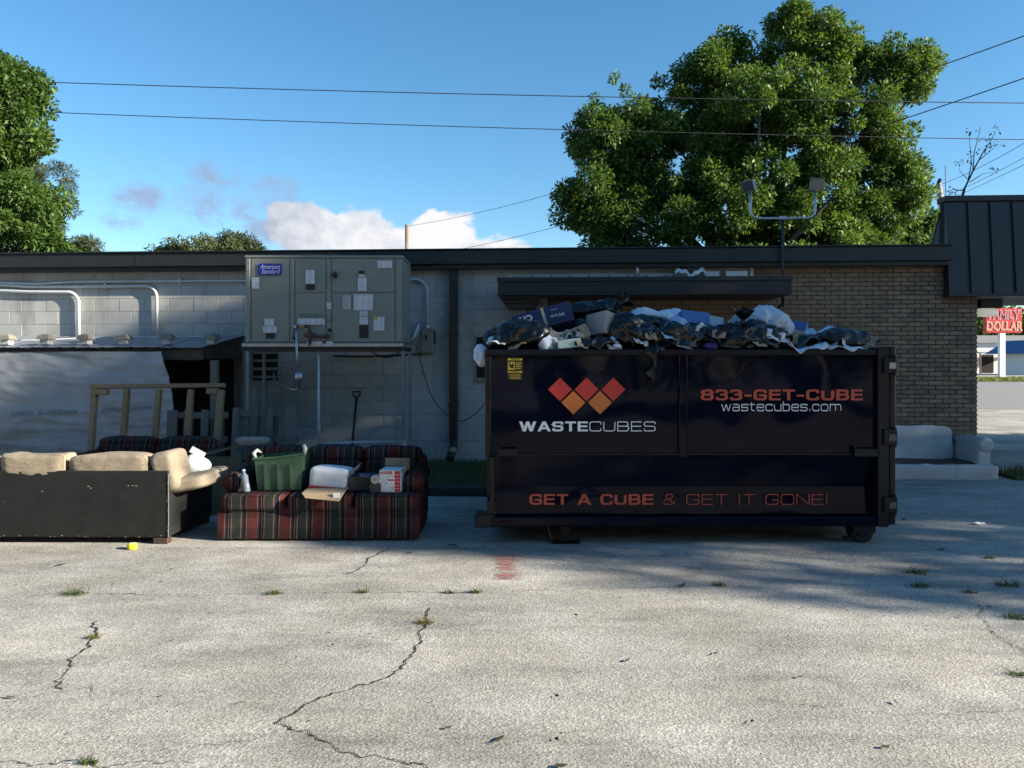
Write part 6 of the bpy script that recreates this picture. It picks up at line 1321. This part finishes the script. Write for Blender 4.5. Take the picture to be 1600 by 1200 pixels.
def dead_leaf(x, y, L_, a, label, m=M_litter):
    w_ = L_ * .32; P = [(-L_ / 2, 0, .006), (-L_ * .15, w_ / 2, .012), (L_ * .2, w_ * .45, .010), (L_ / 2, 0, .014), (L_ * .2, -w_ * .45, .006), (-L_ * .15, -w_ / 2, .007)]
    o = raw('fallen_leaf', P, [(0, 1, 2, 3), (0, 3, 4, 5)], m); o.location = (x, y, 0.002); o.rotation_euler = (0, 0, a); o['label'] = label; o['category'] = 'leaf'; o['group'] = 'leaves on the pavement'
for px, py, L_ in ((17, 1092, .06), (779, 1158, .09), (1118, 1023, .06), (980, 1034, .05), (875, 1200, .07), (1500, 965, .04), (1400, 1100, .04), (870, 1158, .04), (1175, 1130, .05), (378, 1100, .04), (1320, 950, .04), (270, 890, .06), (95, 884, .09), (545, 897, .05), (1067, 916, .09), (900, 963, .04), (700, 1140, .04), (520, 1010, .04), (1250, 1060, .04), (1040, 868, .06), (980, 858, .08), (1075, 870, .07), (870, 1090, .04), (1383, 1170, .05), (1470, 860, .10), (1545, 950, .04), (330, 960, .05), (1330, 870, .05), (640, 865, .07)):
    c = G(px, py); dead_leaf(c.x, c.y, L_, rd.uniform(0, 6.28), 'small dry leaf fallen on the concrete yard')
rd_ = np.random.default_rng(77); n = 900; P = np.stack([rd_.uniform(-5, 5, n), rd_.uniform(2.8, 11, n) ** 1, np.full(n, .003)], 1); a = rd_.uniform(0, 6.28, n); L_ = rd_.uniform(.004, .014, n) * (P[:, 1] / 5); V = np.zeros((n, 4, 3))
for k, (da, sc_) in enumerate(((0, 1), (1.5, .4), (3.14, 1), (4.7, .4))): V[:, k] = P + np.stack([np.cos(a + da) * L_ * sc_, np.sin(a + da) * L_ * sc_, rd_.uniform(.001, .006, n)], 1)
i = np.arange(n) * 4; o = npmesh('grit', V.reshape(-1, 3), np.stack([i, i + 1, i + 2, i + 3], 1), np.zeros((0, 3), int), M_litter); tag(o, 'fine dark grit and leaf crumbs strewn over the pavement', 'grit', kind='stuff')
def scrap(label, px, py, w_, h_, m, name='litter_scrap', seed=1):
    c = G(px, py); r = random.Random(seed); P = [(math.cos(k * .785) * w_ * r.uniform(.6, 1), math.sin(k * .785) * h_ * r.uniform(.6, 1), r.uniform(.004, .03)) for k in range(8)]
    o = raw(name, P + [(0, 0, .03)], [(k, (k + 1) % 8, 8) for k in range(8)], m); o.location = (c.x, c.y, 0); tag(o, label, 'litter')
scrap('flat white paper scrap on the pavement past the tail door', 1529, 820, .09, .05, M_white); scrap('dark brown lump on the sunlit strip by the tail door', 1411, 814, .035, .03, M_rust, seed=4); scrap('black plastic scrap on the ground before the dumpster hook', 708, 855, .05, .02, M_black, seed=6); scrap('dark crushed debris against the dumpster wheel', 1322, 842, .07, .05, M_litter, seed=9)
